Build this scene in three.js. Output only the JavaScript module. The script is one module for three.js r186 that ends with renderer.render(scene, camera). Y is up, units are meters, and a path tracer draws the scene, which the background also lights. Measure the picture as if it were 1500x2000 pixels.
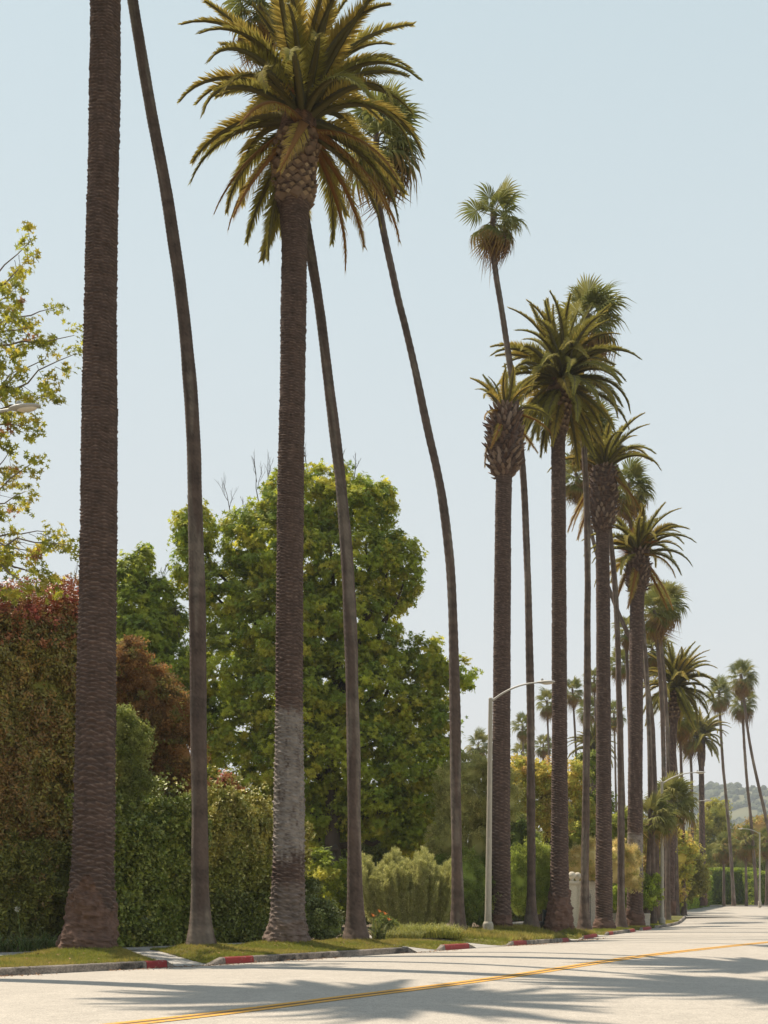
import * as THREE from 'three';
import { mergeGeometries } from 'three/addons/utils/BufferGeometryUtils.js';

// ---------------------------------------------------------------- camera, sky, sun, exposure
const F = 2600, HX = 750, HY = 1745, EYE = 1.6;            // focal length and principal point in photograph pixels, eye height in metres
const scene = new THREE.Scene();
const camera = new THREE.PerspectiveCamera(2 * Math.atan(1000 / F) * 180 / Math.PI, 0.75, 0.5, 6000);
camera.position.set(0, EYE, 0);
camera.lookAt(0, EYE, -10);
camera.setViewOffset(1500, 2000, 0, 1000 - HY, 1500, 2000);

const SUN = new THREE.Vector3(-0.765 * 0.5, 0.866, -0.644 * 0.5).normalize();
{
  const W = 512, H = 256, a = new Float32Array(W * H * 4);
  const stops = [[0, .90, .865, .845], [.08, .81, .81, .81], [.2, .70, .752, .775], [.42, .605, .70, .745], [.58, .53, .645, .70], [.8, .32, .43, .53], [1, .21, .31, .42]];
  for (let j = 0; j < H; j++) for (let i = 0; i < W; i++) {
    const el = ((j + .5) / H - .5) * Math.PI, az = ((i + .5) / W - .5) * 2 * Math.PI;
    const y = Math.sin(el), x = Math.cos(el) * Math.cos(az), z = Math.cos(el) * Math.sin(az);
    const t = Math.max(0, y);
    let k = 0; while (k < stops.length - 2 && t > stops[k + 1][0]) k++;
    const p = stops[k], q = stops[k + 1], m = (t - p[0]) / (q[0] - p[0]);
    const c = Math.max(0, x * SUN.x + y * SUN.y + z * SUN.z), halo = .12 * c ** 6 + .25 * c ** 60;
    const o = (j * W + i) * 4, g = y < 0 ? .45 : 1;
    for (let n = 0; n < 3; n++) a[o + n] = .79 * g * (p[n + 1] + (q[n + 1] - p[n + 1]) * m) + halo * (y < 0 ? 0 : 1);
    a[o + 3] = 1;
  }
  const sky = new THREE.DataTexture(a, W, H, THREE.RGBAFormat, THREE.FloatType);
  sky.mapping = THREE.EquirectangularReflectionMapping; sky.magFilter = THREE.LinearFilter; sky.minFilter = THREE.LinearFilter;
  sky.wrapS = THREE.RepeatWrapping; sky.needsUpdate = true;
  scene.background = sky; scene.environment = sky;
}
const sun = new THREE.DirectionalLight(new THREE.Color().setRGB(1, .89, .73), 5);
sun.target.position.set(0, 0, -50); sun.position.copy(SUN).multiplyScalar(200).add(sun.target.position); scene.add(sun, sun.target);
sun.castShadow = true; sun.shadow.mapSize.set(4096, 4096); sun.shadow.radius = 1;
Object.assign(sun.shadow.camera, { left: -90, right: 90, top: 90, bottom: -90, near: 1, far: 500 });
const renderer = new THREE.WebGLRenderer({ antialias: true });
renderer.toneMapping = THREE.LinearToneMapping; renderer.toneMappingExposure = 1.36;
renderer.shadowMap.enabled = true;

// ---------------------------------------------------------------- helpers
let seed = 7;
const rnd = () => { seed = (seed + 0x6d2b79f5) | 0; let t = Math.imul(seed ^ (seed >>> 15), 1 | seed); t = (t + Math.imul(t ^ (t >>> 7), 61 | t)) ^ t; return ((t ^ (t >>> 14)) >>> 0) / 4294967296; };
const rr = (a, b) => a + (b - a) * rnd(), gauss = () => (rnd() + rnd() + rnd() - 1.5) * 1.15;
const clamp = (x, a = 0, b = 1) => Math.min(b, Math.max(a, x)), mix = (a, b, t) => a + (b - a) * t;
const smooth = (a, b, x) => { const t = clamp((x - a) / (b - a)); return t * t * (3 - 2 * t); };
const hash = (i, j = 0, k = 0) => { let h = Math.imul(i | 0, 374761393) ^ Math.imul(j | 0, 668265263) ^ Math.imul(k | 0, 2147483647 - 1013); h = Math.imul(h ^ (h >>> 13), 1274126177); return ((h ^ (h >>> 16)) >>> 0) / 4294967296; };
function noise(x, y = 0, z = 0) {
  const i = Math.floor(x), j = Math.floor(y), k = Math.floor(z); let u = x - i, v = y - j, w = z - k;
  u = u * u * (3 - 2 * u); v = v * v * (3 - 2 * v); w = w * w * (3 - 2 * w);
  const L = (a, b, t) => a + (b - a) * t;
  return L(L(L(hash(i, j, k), hash(i + 1, j, k), u), L(hash(i, j + 1, k), hash(i + 1, j + 1, k), u), v), L(L(hash(i, j, k + 1), hash(i + 1, j, k + 1), u), L(hash(i, j + 1, k + 1), hash(i + 1, j + 1, k + 1), u), v), w);
}
const fbm = (x, y, z = 0, n = 4) => { let s = 0, a = .5, t = 0; for (let i = 0; i < n; i++) { s += a * noise(x, y, z + i * 7.3); t += a; a *= .5; x *= 2.03; y *= 2.03; z *= 2.03; } return s / t; };
const V = (x, y, z) => new THREE.Vector3(x, y, z);
const at = (px, py, d) => V((px - HX) * d / F, EYE + (HY - py) * d / F, -d);            // a place d metres away, read off the photograph
const names = new Map();
function numbered(n) { const k = names.get(n) || 0; names.set(n, k + 1); return k ? `${n}_${String(k).padStart(3, '0')}` : n; }
function shade(o) { o.castShadow = true; o.receiveShadow = true; return o; }
function part(name, geometry, material, parent) { const m = shade(new THREE.Mesh(geometry, material)); m.name = name; parent.add(m); return m; }
function thing(name, label, category, pos = V(0, 0, 0), group) {
  const o = new THREE.Group(); o.name = numbered(name); o.position.copy(pos); scene.add(o);
  o.userData = { label, category }; if (group) o.userData.group = group; return o;
}
function structure(name, geometry, material) {
  const o = geometry ? shade(new THREE.Mesh(geometry, material)) : new THREE.Group();
  o.name = numbered(name); o.userData.kind = 'structure'; scene.add(o); return o;
}
function geo(pos, idx, col, uv) {
  const g = new THREE.BufferGeometry();
  g.setAttribute('position', new THREE.Float32BufferAttribute(pos, 3));
  if (col) g.setAttribute('color', new THREE.Float32BufferAttribute(col, 3));
  if (uv) g.setAttribute('uv', new THREE.Float32BufferAttribute(uv, 2));
  g.setIndex(idx); g.computeVertexNormals(); return g;
}
// a grid of (nu+1) x (nv+1) points f(i, j) -> [x, y, z, u, v, r, g, b]
function sheet(nu, nv, f, colours = false) {
  const p = [], t = [], c = [], ix = [];
  for (let j = 0; j <= nv; j++) for (let i = 0; i <= nu; i++) { const q = f(i, j); p.push(q[0], q[1], q[2]); t.push(q[3], q[4]); if (colours) c.push(q[5], q[6], q[7]); }
  for (let j = 0; j < nv; j++) for (let i = 0; i < nu; i++) { const a = j * (nu + 1) + i, b = a + 1, d = a + nu + 1, e = d + 1; ix.push(a, b, e, a, e, d); }
  return geo(p, ix, colours ? c : null, t);
}
function tube(points, radii, sides = 6, caps = true) {
  const p = [], t = [], ix = [], n = points.length, up = V(0.123, 0.2, 1).normalize(); let len = 0;
  for (let k = 0; k < n; k++) {
    const T = points[Math.min(n - 1, k + 1)].clone().sub(points[Math.max(0, k - 1)]).normalize();
    const A = up.clone().cross(T); if (A.lengthSq() < 1e-4) A.set(1, 0, 0).cross(T); A.normalize(); const B = T.clone().cross(A);
    if (k) len += points[k].distanceTo(points[k - 1]);
    for (let i = 0; i <= sides; i++) { const a = i / sides * Math.PI * 2, r = radii[k]; p.push(points[k].x + (A.x * Math.cos(a) + B.x * Math.sin(a)) * r, points[k].y + (A.y * Math.cos(a) + B.y * Math.sin(a)) * r, points[k].z + (A.z * Math.cos(a) + B.z * Math.sin(a)) * r); t.push(i / sides * 2 * Math.PI * r, len); }
  }
  for (let k = 0; k < n - 1; k++) for (let i = 0; i < sides; i++) { const a = k * (sides + 1) + i, b = a + 1, d = a + sides + 1, e = d + 1; ix.push(a, b, e, a, e, d); }
  if (caps) for (const k of [0, n - 1]) { const c = p.length / 3; p.push(points[k].x, points[k].y, points[k].z); t.push(0, 0); for (let i = 0; i < sides; i++) { const a = k * (sides + 1) + i; k ? ix.push(c, a, a + 1) : ix.push(c, a + 1, a); } }
  return geo(p, ix, null, t);
}
function lathe(profile, sides = 16) { return new THREE.LatheGeometry(profile.map(([r, y]) => new THREE.Vector2(r, y)), sides); }
function moved(g, x, y, z, ry = 0) { const m = new THREE.Matrix4().makeRotationY(ry); m.setPosition(x, y, z); g.applyMatrix4(m); return g; }
function plain(g) { const o = g.index ? g.toNonIndexed() : g; for (const k of Object.keys(o.attributes)) if (!['position', 'normal', 'uv'].includes(k)) o.deleteAttribute(k); return o; }
const merge = (list) => mergeGeometries(list.map(plain));
function tex(size, f, srgb = false, repeat = 1) {
  const a = new Uint8Array(size * size * 4);
  for (let j = 0; j < size; j++) for (let i = 0; i < size; i++) { const c = f(i / size, j / size), o = (j * size + i) * 4; a[o] = clamp(c[0]) * 255; a[o + 1] = clamp(c[1]) * 255; a[o + 2] = clamp(c[2]) * 255; a[o + 3] = 255; }
  const t = new THREE.DataTexture(a, size, size); t.wrapS = t.wrapT = THREE.RepeatWrapping; t.magFilter = THREE.LinearFilter; t.minFilter = THREE.LinearMipmapLinearFilter; t.generateMipmaps = true;
  if (srgb) t.colorSpace = THREE.SRGBColorSpace; t.repeat.set(repeat, repeat); t.needsUpdate = true; return t;
}
const wrapN = (u, v, f, s = 0) => { // noise that repeats at 1
  const n = (x, y) => { const i = Math.floor(x), j = Math.floor(y); let a = x - i, b = y - j; a = a * a * (3 - 2 * a); b = b * b * (3 - 2 * b); const h = (p, q) => hash(((p % f) + f) % f, ((q % f) + f) % f, s); return mix(mix(h(i, j), h(i + 1, j), a), mix(h(i, j + 1), h(i + 1, j + 1), a), b); };
  return n(u * f, v * f);
};
const rgb = (r, g, b) => new THREE.Color().setRGB(r, g, b);
const std = (c, rough = .9, more = {}) => new THREE.MeshStandardMaterial({ color: c, roughness: rough, ...more });
const leafy = (c, more = {}) => new THREE.MeshPhysicalMaterial({ color: c, roughness: .92, transmission: .5, thickness: 0, specularIntensity: .4, side: THREE.DoubleSide, ...more });

// ---------------------------------------------------------------- the lie of the land
const H = (d) => -0.36 * smooth(36, 58, d) + 0.40 * smooth(80, 108, d);      // the street dips a little and rises again
const curve = (pts) => new THREE.CatmullRomCurve3(pts.map(([x, d]) => V(x, 0, -d)), false, 'centripetal');
const kerbCurve = curve([[-34, 3], [-24, 11.5], [-15, 18.8], [-7.41, 25.7], [-2.96, 30.8], [1.73, 37.5], [4.3, 43], [6.7, 50.5], [9.15, 58.6], [12.6, 67.4], [16.1, 76.6], [18.6, 84], [21.6, 95]]);
const midCurve = curve([[-26, -8], [-14, 2.5], [-8, 8.6], [-2.82, 14.7], [-.36, 18.7], [1.81, 22.4], [5.85, 30.4], [12, 41], [17.2, 55], [21, 64.5], [24.6, 74], [27, 81.5], [30, 93]]);
const NK = 700;
function table(c, n = NK) {
  const pts = c.getSpacedPoints(n), out = [];
  for (let i = 0; i <= n; i++) { const a = pts[Math.max(0, i - 1)], b = pts[Math.min(n, i + 1)], t = b.clone().sub(a).normalize(); out.push({ p: pts[i], t, n: V(t.z, 0, -t.x) }); }
  out.len = c.getLength(); return out;                     // n points to the left of the way along the road
}
const kerb = table(kerbCurve), mid = table(midCurve, 1400);
const kAt = (s) => { const x = clamp(s / kerb.len) * NK, i = Math.min(NK - 1, Math.floor(x)), f = x - i, a = kerb[i], b = kerb[i + 1]; return { p: a.p.clone().lerp(b.p, f), t: a.t.clone().lerp(b.t, f).normalize(), n: a.n.clone().lerp(b.n, f).normalize() }; };
const off = (s, n) => { const k = kAt(s); return k.p.addScaledVector(k.n, n); };
const pxOf = (p) => HX + F * p.x / -p.z;
function sAt(px, n = 0) { let lo = kerb.len * .3, hi = kerb.len; for (let i = 0; i < 50; i++) { const m = (lo + hi) / 2; pxOf(off(m, n)) < px ? lo = m : hi = m; } return (lo + hi) / 2; }
const bankTop = (d) => mix(mix(.2, .36, smooth(40, 48, d)), .17, smooth(53, 62, d));
const WALK0 = 3.7, WALK1 = 5.2;
const KT = .16;                                            // kerb height
const lawnY = (n, d) => H(d) + KT + .005 + (bankTop(d) - KT) * smooth(.15, 2.3, n) - .075 * smooth(2.4, 3.6, n);
const FEET = [[174, 1850, 30.7, 1.3], [392, 1846, 33, .9], [561, 1838, 35, 1.1], [695, 1835, 37, .9], [894, 1822, 46, 1], [977, 1813, 52.5, 1.2], [1038, 1809, 54.5, 1], [1093, 1813, 58, 1.1], [1141, 1816, 61, .8], [1180, 1815, 67, .8], [1213, 1811, 69, .8], [1240, 1810, 73, .8]].map(([x, y, d, r]) => [at(x, y, d), r]);
const lowY = (n, d) => H(d) + .012 + (bankTop(d) * .98 - .012) * smooth(0, WALK0, n);      // the level of the walks across
function grassY(p, n, a, b, s) {                                                          // lawn between the walks at a and b, heaped a little round each trunk
  const d = -p.z, e = Math.min(a < 1 ? 1 : smooth(.05, .7, s - a), smooth(.05, .7, b - s)); let y = lawnY(n, d) + .03 * (fbm(p.x * 1.3, p.z * 1.3) - .5) * smooth(.2, .6, n);
  for (const [q, r] of FEET) { const w = Math.exp(-(((p.x - q.x) ** 2 + (p.z - q.z) ** 2) / (r * r))) * smooth(.15, .9, n); y = mix(y, q.y + .03, w); }
  return mix(lowY(n, d) + .008, y, e);
}
const walkY = (d) => H(d) + bankTop(d) * .98;

// ---------------------------------------------------------------- setting: materials
const asphaltMap = tex(1024, (u, v) => {
  const g = wrapN(u, v, 512, 1), h = wrapN(u, v, 220, 2), m = wrapN(u, v, 40, 3), l = wrapN(u, v, 9, 4);
  let k = .645 + (g - .5) * .16 + (h - .5) * .1 + (m - .5) * .04 + (l - .5) * .03; if (g > .93) k += .1; if (h < .05) k -= .14;
  return [k * 1.02, k * .968, k * .9];
}, true, .28);
const asphaltBump = tex(512, (u, v) => { const k = wrapN(u, v, 256, 5) * .6 + wrapN(u, v, 128, 6) * .4; return [k, k, k]; }, false, .5);
const asphalt = std(0xffffff, .93, { map: asphaltMap, bumpMap: asphaltBump, bumpScale: .004 });
const concreteMap = tex(512, (u, v) => { const k = .63 + (wrapN(u, v, 256, 11) - .5) * .14 + (wrapN(u, v, 32, 12) - .5) * .1 + (wrapN(u, v, 6, 13) - .5) * .1; return [k, k * .965, k * .92]; }, true, .5);
const concrete = std(0xffffff, .92, { map: concreteMap });
const kerbMap = tex(512, (u, v) => {
  const st = smooth(.5, .9, wrapN(u, v, 5, 22) * .6 + wrapN(u, v, 40, 24) * .4) * .3, k = .53 - st + (wrapN(u, v, 200, 21) - .5) * .2 + (wrapN(u, v, 30, 23) - .5) * .12; return [k, k * .92, k * .84];
}, true, .21);
const kerbMat = std(0xffffff, .93, { map: kerbMap });
const redMap = tex(512, (u, v) => { const w = smooth(.66, .8, wrapN(u, v, 60, 31) * .5 + wrapN(u, v, 14, 32) * .5), k = .9 + (wrapN(u, v, 128, 33) - .5) * .25; return [mix(.62 * k, .55, w), mix(.20 * k, .47, w), mix(.19 * k, .43, w)]; }, true, .8);
const redMat = std(0xffffff, .8, { map: redMap });
const soilMap = tex(512, (u, v) => { const g = wrapN(u, v, 180, 41), m = wrapN(u, v, 24, 42), l = wrapN(u, v, 7, 43), w = smooth(.35, .7, m * .5 + l * .5); return [mix(.36, .40, w) + (g - .5) * .16, mix(.33, .40, w) + (g - .5) * .15, mix(.16, .13, w) + (g - .5) * .1]; }, true, .25);
const turf = std(0xffffff, 1, { map: soilMap });
const mulch = std(0xffffff, 1, { map: tex(512, (u, v) => { const k = .8 + (wrapN(u, v, 160, 45) - .5) * .6 + (wrapN(u, v, 30, 46) - .5) * .4; return [.46 * k, .38 * k, .29 * k]; }, true, .5) });

// ground sheet to the horizon
structure('ground', new THREE.PlaneGeometry(4200, 4200).rotateX(-Math.PI / 2).translate(0, -.9, 0), std(rgb(.12, .11, .05), 1));
// road: across from the kerb over the crown to the far gutter
{
  const n = 300, near = []; let j0 = 0;
  for (let i = 0; i <= n; i++) {
    const s = i / n * kerb.len, k = kAt(s); let best = 1e9, bj = j0;
    for (let j = Math.max(0, j0 - 5); j < Math.min(mid.length, j0 + 160); j++) { const q = mid[j].p.distanceToSquared(k.p); if (q < best) { best = q; bj = j; } }
    j0 = bj; near.push(mid[bj].p);
  }
  const nu = 24;
  structure('road', sheet(nu, n, (i, j) => {
    const a = off(j / n * kerb.len, .06), c = near[j], u = i / nu * 2.04, p = a.clone().lerp(c, u), cam = .16 * (1 - (1 - u) ** 2);
    return [p.x, H(-p.z) + cam, p.z, p.x, p.z];
  }), asphalt);
  // double yellow line down the crown, with the dark seal between
  const paint = std(0xffffff, .75, { map: tex(256, (u, v) => { const w = smooth(.62, .8, wrapN(u, v, 90, 51) * .6 + wrapN(u, v, 25, 52) * .4), k = .95 + (wrapN(u, v, 120, 53) - .5) * .18; return [mix(.86 * k, .68, w), mix(.63 * k, .61, w), mix(.22 * k, .5, w)]; }, true, .7) });
  const seal = std(rgb(.15, .085, .04), .9);
  const g = structure('centre_line');
  for (const [name, o0, o1, m] of [['yellow_stripe', .055, .19, paint], ['yellow_stripe', -.19, -.055, paint], ['dark_seal', -.05, .05, seal]]) {
    part(name, sheet(1, 700, (i, j) => { const k = mid[j * 2], p = k.p.clone().addScaledVector(k.n, i ? o0 : o1); return [p.x, H(-p.z) + .166 + (m === seal ? -.001 : .001), p.z, p.x, p.z]; }), m, g);
  }
  // the far part of the street, past the side street, and the block beyond it
  const flat = (pts, y, m, name) => { const s = new THREE.Shape(pts.map(([x, d]) => new THREE.Vector2(x, d))); const q = new THREE.ShapeGeometry(s); q.rotateX(-Math.PI / 2); q.translate(0, y, 0); const u = q.attributes.position, w = q.attributes.uv; for (let i = 0; i < u.count; i++) w.setXY(i, u.getX(i), u.getZ(i)); return structure(name, q, m); };
  flat([[-60, 93], [21.4, 93.4], [40, 91], [60, 100], [160, 165], [160, 190], [-60, 190]], -.06, asphalt, 'side_street');
  const blk = [[-60, 108], [22.5, 108], [24, 108.7], [25, 111], [31.5, 140], [37, 163], [39.5, 168], [44, 170.5], [60, 171], [160, 174], [160, 700], [-60, 700]];
  const s = new THREE.Shape(blk.map(([x, d]) => new THREE.Vector2(x, d))), q = new THREE.ExtrudeGeometry(s, { depth: .3, bevelEnabled: false }); q.rotateX(-Math.PI / 2); q.translate(0, -.2, 0);
  structure('far_verge', q, std(rgb(.14, .15, .045), 1));
  const edge = blk.slice(0, 10);
  const kg = structure('far_kerb');
  for (let i = 0; i < edge.length - 1; i++) { const [x0, z0] = edge[i], [x1, z1] = edge[i + 1], l = Math.hypot(x1 - x0, z1 - z0); const b = new THREE.BoxGeometry(l, .33, .2); b.rotateY(Math.atan2(z1 - z0, x1 - x0)); b.translate((x0 + x1) / 2, -.04, -(z0 + z1) / 2); part('kerb_stone', b, concrete, kg); }
}
// gaps in the kerb (walks across the parkway), read off the photograph
const GAPS = [[345, 411, 17, 28], [816, 862, 16, 9], [932, 990, 14, 15], [1118, 1137, 6, 5], [1171, 1187, 4, 4], [1244, 1254, 3, 3], [1276, 1283, 3, 3]].map(([a, b, ta, tb]) => ({ s0: sAt(a), s1: sAt(b), t0: sAt(a - ta), t1: sAt(b + tb) }));
const KERBS = [[-400, 0, -300, -200, -110, -40], [0], [60], [130], [210], [288, 328, 'r'], [442, 497, 'r'], [497], [532], [652], [800], [871, 918, 'r'], [1005, 1030, 'r'], [1030], [1066], [1100, 1112, 'r'], [1142, 1167, 'r'], [1191, 1199, 'r'], [1199], [1232, 1241, 'r'], [1257, 1273, 'r'], [1286], [1305], [1326]];
{
  const g = structure('kerb');
  const piece = (s0, s1, h0, h1, mat) => {
    const L = s1 - s0, n = Math.max(1, Math.ceil(L / .6)), prof = [[0, -.12], [.015, 0], [.03, .82], [.05, .96], [.085, 1], [.17, 1], [.17, -.12]];
    const pp = [], tt = [], ix = [], m = prof.length;
    for (let j = 0; j <= n; j++) { const s = s0 + L * j / n, k = kAt(s), h = mix(h0, h1, j / n); prof.forEach(([o, y], i) => { const p = k.p.clone().addScaledVector(k.n, o), yy = y < 0 ? -.08 : Math.max(y * h, .004); pp.push(p.x, H(-p.z) + yy, p.z); tt.push(s, yy + o); }); }
    for (let j = 0; j < n; j++) for (let i = 0; i < m - 1; i++) { const a = j * m + i, b = a + 1, d = a + m, e = d + 1; ix.push(a, b, e, a, e, d); }
    for (const j of [0, n]) for (let i = 1; i < m - 1; i++) { const b = j * m; j ? ix.push(b, b + i, b + i + 1) : ix.push(b, b + i + 1, b + i); }
    part('kerb_stone', geo(pp, ix, null, tt).toNonIndexed(), mat, g).geometry.computeVertexNormals();
  };
  const reds = KERBS.filter((k) => k[2] === 'r').map(([a, b]) => [sAt(a), sAt(b)]);
  const cuts = new Set([0, kerb.len]); for (let s = 3; s < sAt(-60); s += 3) cuts.add(s);
  for (const k of KERBS) { if (typeof k[2] === 'number') continue; cuts.add(sAt(k[0])); if (k[2] === 'r') cuts.add(sAt(k[1])); }
  for (const q of GAPS) { cuts.add(q.t0); cuts.add(q.s0); cuts.add(q.s1); cuts.add(q.t1); }
  const list = [...cuts].sort((a, b) => a - b);
  for (let i = 0; i < list.length - 1; i++) {
    const a = list[i], b = list[i + 1], m = (a + b) / 2; if (b - a < .02) continue;
    if (GAPS.some((q) => m > q.s0 && m < q.s1)) continue;
    const down = GAPS.find((q) => m > q.t0 && m < q.s0), up = GAPS.find((q) => m > q.s1 && m < q.t1);
    piece(a + .004, b - .004, up ? .02 : KT, down ? .02 : KT, reds.some(([p, q]) => m > p && m < q) ? redMat : kerbMat);
  }
}
// lawns between the walks, walks, pavement slabs, yard
const lawns = [], sh = (n) => 1.5 * n / WALK0;                 // the walks cross the parkway at a slant
{
  let s = 0; const ends = [...GAPS, { s0: kerb.len, s1: kerb.len }];
  for (const q of ends) {
    if (q.s0 - s > .3) {
      const a = s + .02, b = q.s0 - .02, n = Math.ceil((b - a) / .25); lawns.push([a, b]);
      structure('lawn', sheet(20, n, (i, j) => { const ss = mix(a, b, j / n), nn = mix(.165, WALK0 + .02, i / 20), p = off(ss + (a < 1 && j === 0 ? 0 : sh(nn)), nn); return [p.x, grassY(p, nn, a, b, ss), p.z, p.x, p.z]; }), turf);
    }
    if (q.s1 < kerb.len) structure('cross_walk_path', sheet(2, 10, (i, j) => { const ss = mix(q.s0 - .1, q.s1 + .1, i / 2), nn = mix(-.02, WALK0, j / 10), p = off(ss + sh(nn), nn); return [p.x, lowY(nn, -p.z), p.z, p.x, p.z]; }), concrete);
    s = q.s1;
  }
  const g = structure('sidewalk'); const L = 1.5;
  for (let a = sAt(-120, WALK0), i = 0; a < kerb.len - 1; a += L, i++) {
    const dy = (hash(i, 5) - .5) * .02, m = new THREE.Mesh();
    part('paving_slab', sheet(2, 2, (u, v) => { const p = off(mix(a + .006, a + L - .006, v / 2), mix(WALK0, WALK1, u / 2)); return [p.x, walkY(-p.z) + dy + .01, p.z, p.x, p.z]; }), concrete, g);
  }
  structure('yard_soil', sheet(16, 160, (i, j) => { const ss = j / 160 * kerb.len, nn = WALK0 + i * i * .22, p = off(ss, nn); return [p.x, walkY(-p.z) - .02, p.z, p.x, p.z]; }), mulch);
  // the camera's own side of the street
  structure('near_verge', sheet(4, 120, (i, j) => { const k = mid[j * 10], p = k.p.clone().addScaledVector(k.n, -8.6 - i * 2.2); return [p.x, H(-p.z) + .15, p.z, p.x, p.z]; }), turf);
  structure('near_kerb', sheet(1, 120, (i, j) => { const k = mid[j * 10], p = k.p.clone().addScaledVector(k.n, -8.5 - i * .12); return [p.x, H(-p.z) - .1 + i * .26, p.z, p.x, p.z]; }), kerbMat);
}
// hills beyond the town
{
  const hg = structure('hills', sheet(120, 30, (i, j) => {
    const x = -500 + i * 14, d = 1150 + j * 26, t = j / 30, base = (25 + 105 * smooth(180, 430, x) + 60 * smooth(430, 900, x)) * Math.sin(Math.min(1, t * 1.25) * Math.PI / 2);
    const n = fbm(x * .006, d * .006) - .5, b = fbm(x * .05, d * .05, 3, 3) - .5, k = smooth(.42, .6, fbm(x * .02, d * .02, 9));
    return [x, -5 + .93 * base * (1 + n * .9) + b * 10, -d, x, d, mix(.15, .07, k), mix(.14, .085, k), mix(.06, .035, k)];
  }, true), std(0xffffff, 1, { vertexColors: true }));
}
{
  const M = [], C = [], m = new THREE.Matrix4(), q = new THREE.Quaternion(), g = new THREE.IcosahedronGeometry(1, 2), P = g.attributes.position, hm = scene.getObjectByName('hills').geometry.attributes.position;
  for (let i = 0; i < P.count; i++) { const x = P.getX(i), y = P.getY(i), z = P.getZ(i), k = .6 + .75 * fbm(x * 2.3 + 5, y * 2.3, z * 2.3, 3); P.setXYZ(i, x * k, y * k, z * k); } g.computeVertexNormals();
  for (let n = 0; n < 16000; n++) {
    const i = Math.floor(rnd() * 120), j = Math.floor(rnd() ** 1.4 * 30), k = j * 121 + i, f = rnd(), e = rnd(), k2 = (j + 1) * 121 + i, x = mix(hm.getX(k), hm.getX(k + 1), f), z = mix(hm.getZ(k), hm.getZ(k2), e), y = mix(mix(hm.getY(k), hm.getY(k + 1), f), mix(hm.getY(k2), hm.getY(k2 + 1), f), e);
    if (fbm(x * .02, -z * .02, 9) < .31 + rr(-.08, .08)) continue;
    const s = rr(2.2, 5.5); q.setFromEuler(new THREE.Euler(0, rnd() * 6.28, 0)); m.compose(V(x, y + s * .4, z), q, V(s, s * rr(.8, 1.3), s)); M.push(...m.elements); const t = rr(.7, 1.3); C.push(.075 * t, .085 * t, .03 * t);
  }
  const n = M.length / 16, im = new THREE.InstancedMesh(g, std(0xffffff, 1), n); im.instanceMatrix.array.set(M); im.instanceColor = new THREE.InstancedBufferAttribute(new Float32Array(C), 3); im.name = 'hillside_woods'; im.userData = { kind: 'stuff', label: 'distant scrub and trees covering the hazy hillside', category: 'woods' }; shade(im); scene.add(im);
}
scene.fog = new THREE.FogExp2(new THREE.Color().setRGB(.82, .88, .95), .0003);

// ---------------------------------------------------------------- palms
const barkBump = tex(512, (u, v) => { const k = wrapN(u, v, 200, 61) * .35 + wrapN(u * 1, v, 90, 62) * .3 + wrapN(u, v * 1, 28, 63) * .35; return [k, k, k]; }, false, 1.2);
const fibreBump = tex(512, (u, v) => { const k = wrapN(u, v * .25, 256, 64) * .5 + wrapN(u, v, 64, 65) * .3 + wrapN(u, v, 20, 66) * .2; return [k, k, k]; }, false, 1.6);
const dateBark = std(0xffffff, .95, { vertexColors: true, bumpMap: barkBump, bumpScale: .02 });
const fanBark = std(0xffffff, .93, { vertexColors: true, bumpMap: fibreBump, bumpScale: .03 });

function spline(pts) { return new THREE.CatmullRomCurve3(pts, false, 'centripetal'); }
// trunk: path of points base -> top, radius(h), bumps(u, h, ph) -> metres, tint(u, h) -> rgb
function trunkGeometry(path, origin, segs, dy, radius, relief, tint) {
  const c = spline(path), L = c.getLength(), n = Math.ceil(L / dy), P = [], T = [], C = [], I = [];
  const pts = c.getSpacedPoints(n);
  for (let j = 0; j <= n; j++) {
    const p = pts[j], t = pts[Math.min(n, j + 1)].clone().sub(pts[Math.max(0, j - 1)]).normalize(), A = V(1, 0, 0).addScaledVector(t, -t.x).normalize(), B = A.clone().cross(t), h = p.y - pts[0].y, s = j / n * L;
    for (let i = 0; i <= segs; i++) {
      const u = i / segs, a = u * Math.PI * 2, r = radius(h, L) + relief(u % 1, s, a), x = Math.cos(a), z = Math.sin(a);
      P.push(p.x + (A.x * x + B.x * z) * r - origin.x, p.y + (A.y * x + B.y * z) * r - origin.y, p.z + (A.z * x + B.z * z) * r - origin.z);
      T.push(u * 2, s); const q = tint(u % 1, s, a); C.push(q[0], q[1], q[2]);
    }
  }
  for (let j = 0; j < n; j++) for (let i = 0; i < segs; i++) { const a = j * (segs + 1) + i, b = a + 1, d = a + segs + 1, e = d + 1; I.push(a, b, e, a, e, d); }
  const g = geo(P, I, C, T), N = g.attributes.normal;                   // close the seam
  for (let j = 0; j <= n; j++) { const a = j * (segs + 1), b = a + segs, v = V(N.getX(a) + N.getX(b), N.getY(a) + N.getY(b), N.getZ(a) + N.getZ(b)).normalize(); N.setXYZ(a, v.x, v.y, v.z); N.setXYZ(b, v.x, v.y, v.z); }
  return g;
}
const lookup = (list) => (h) => { if (h <= list[0][0]) return list[0][1]; for (let i = 1; i < list.length; i++) if (h < list[i][0]) { const [a, p] = list[i - 1], [b, q] = list[i]; return mix(p, q, smooth(a, b, h)); } return list[list.length - 1][1]; };

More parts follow.
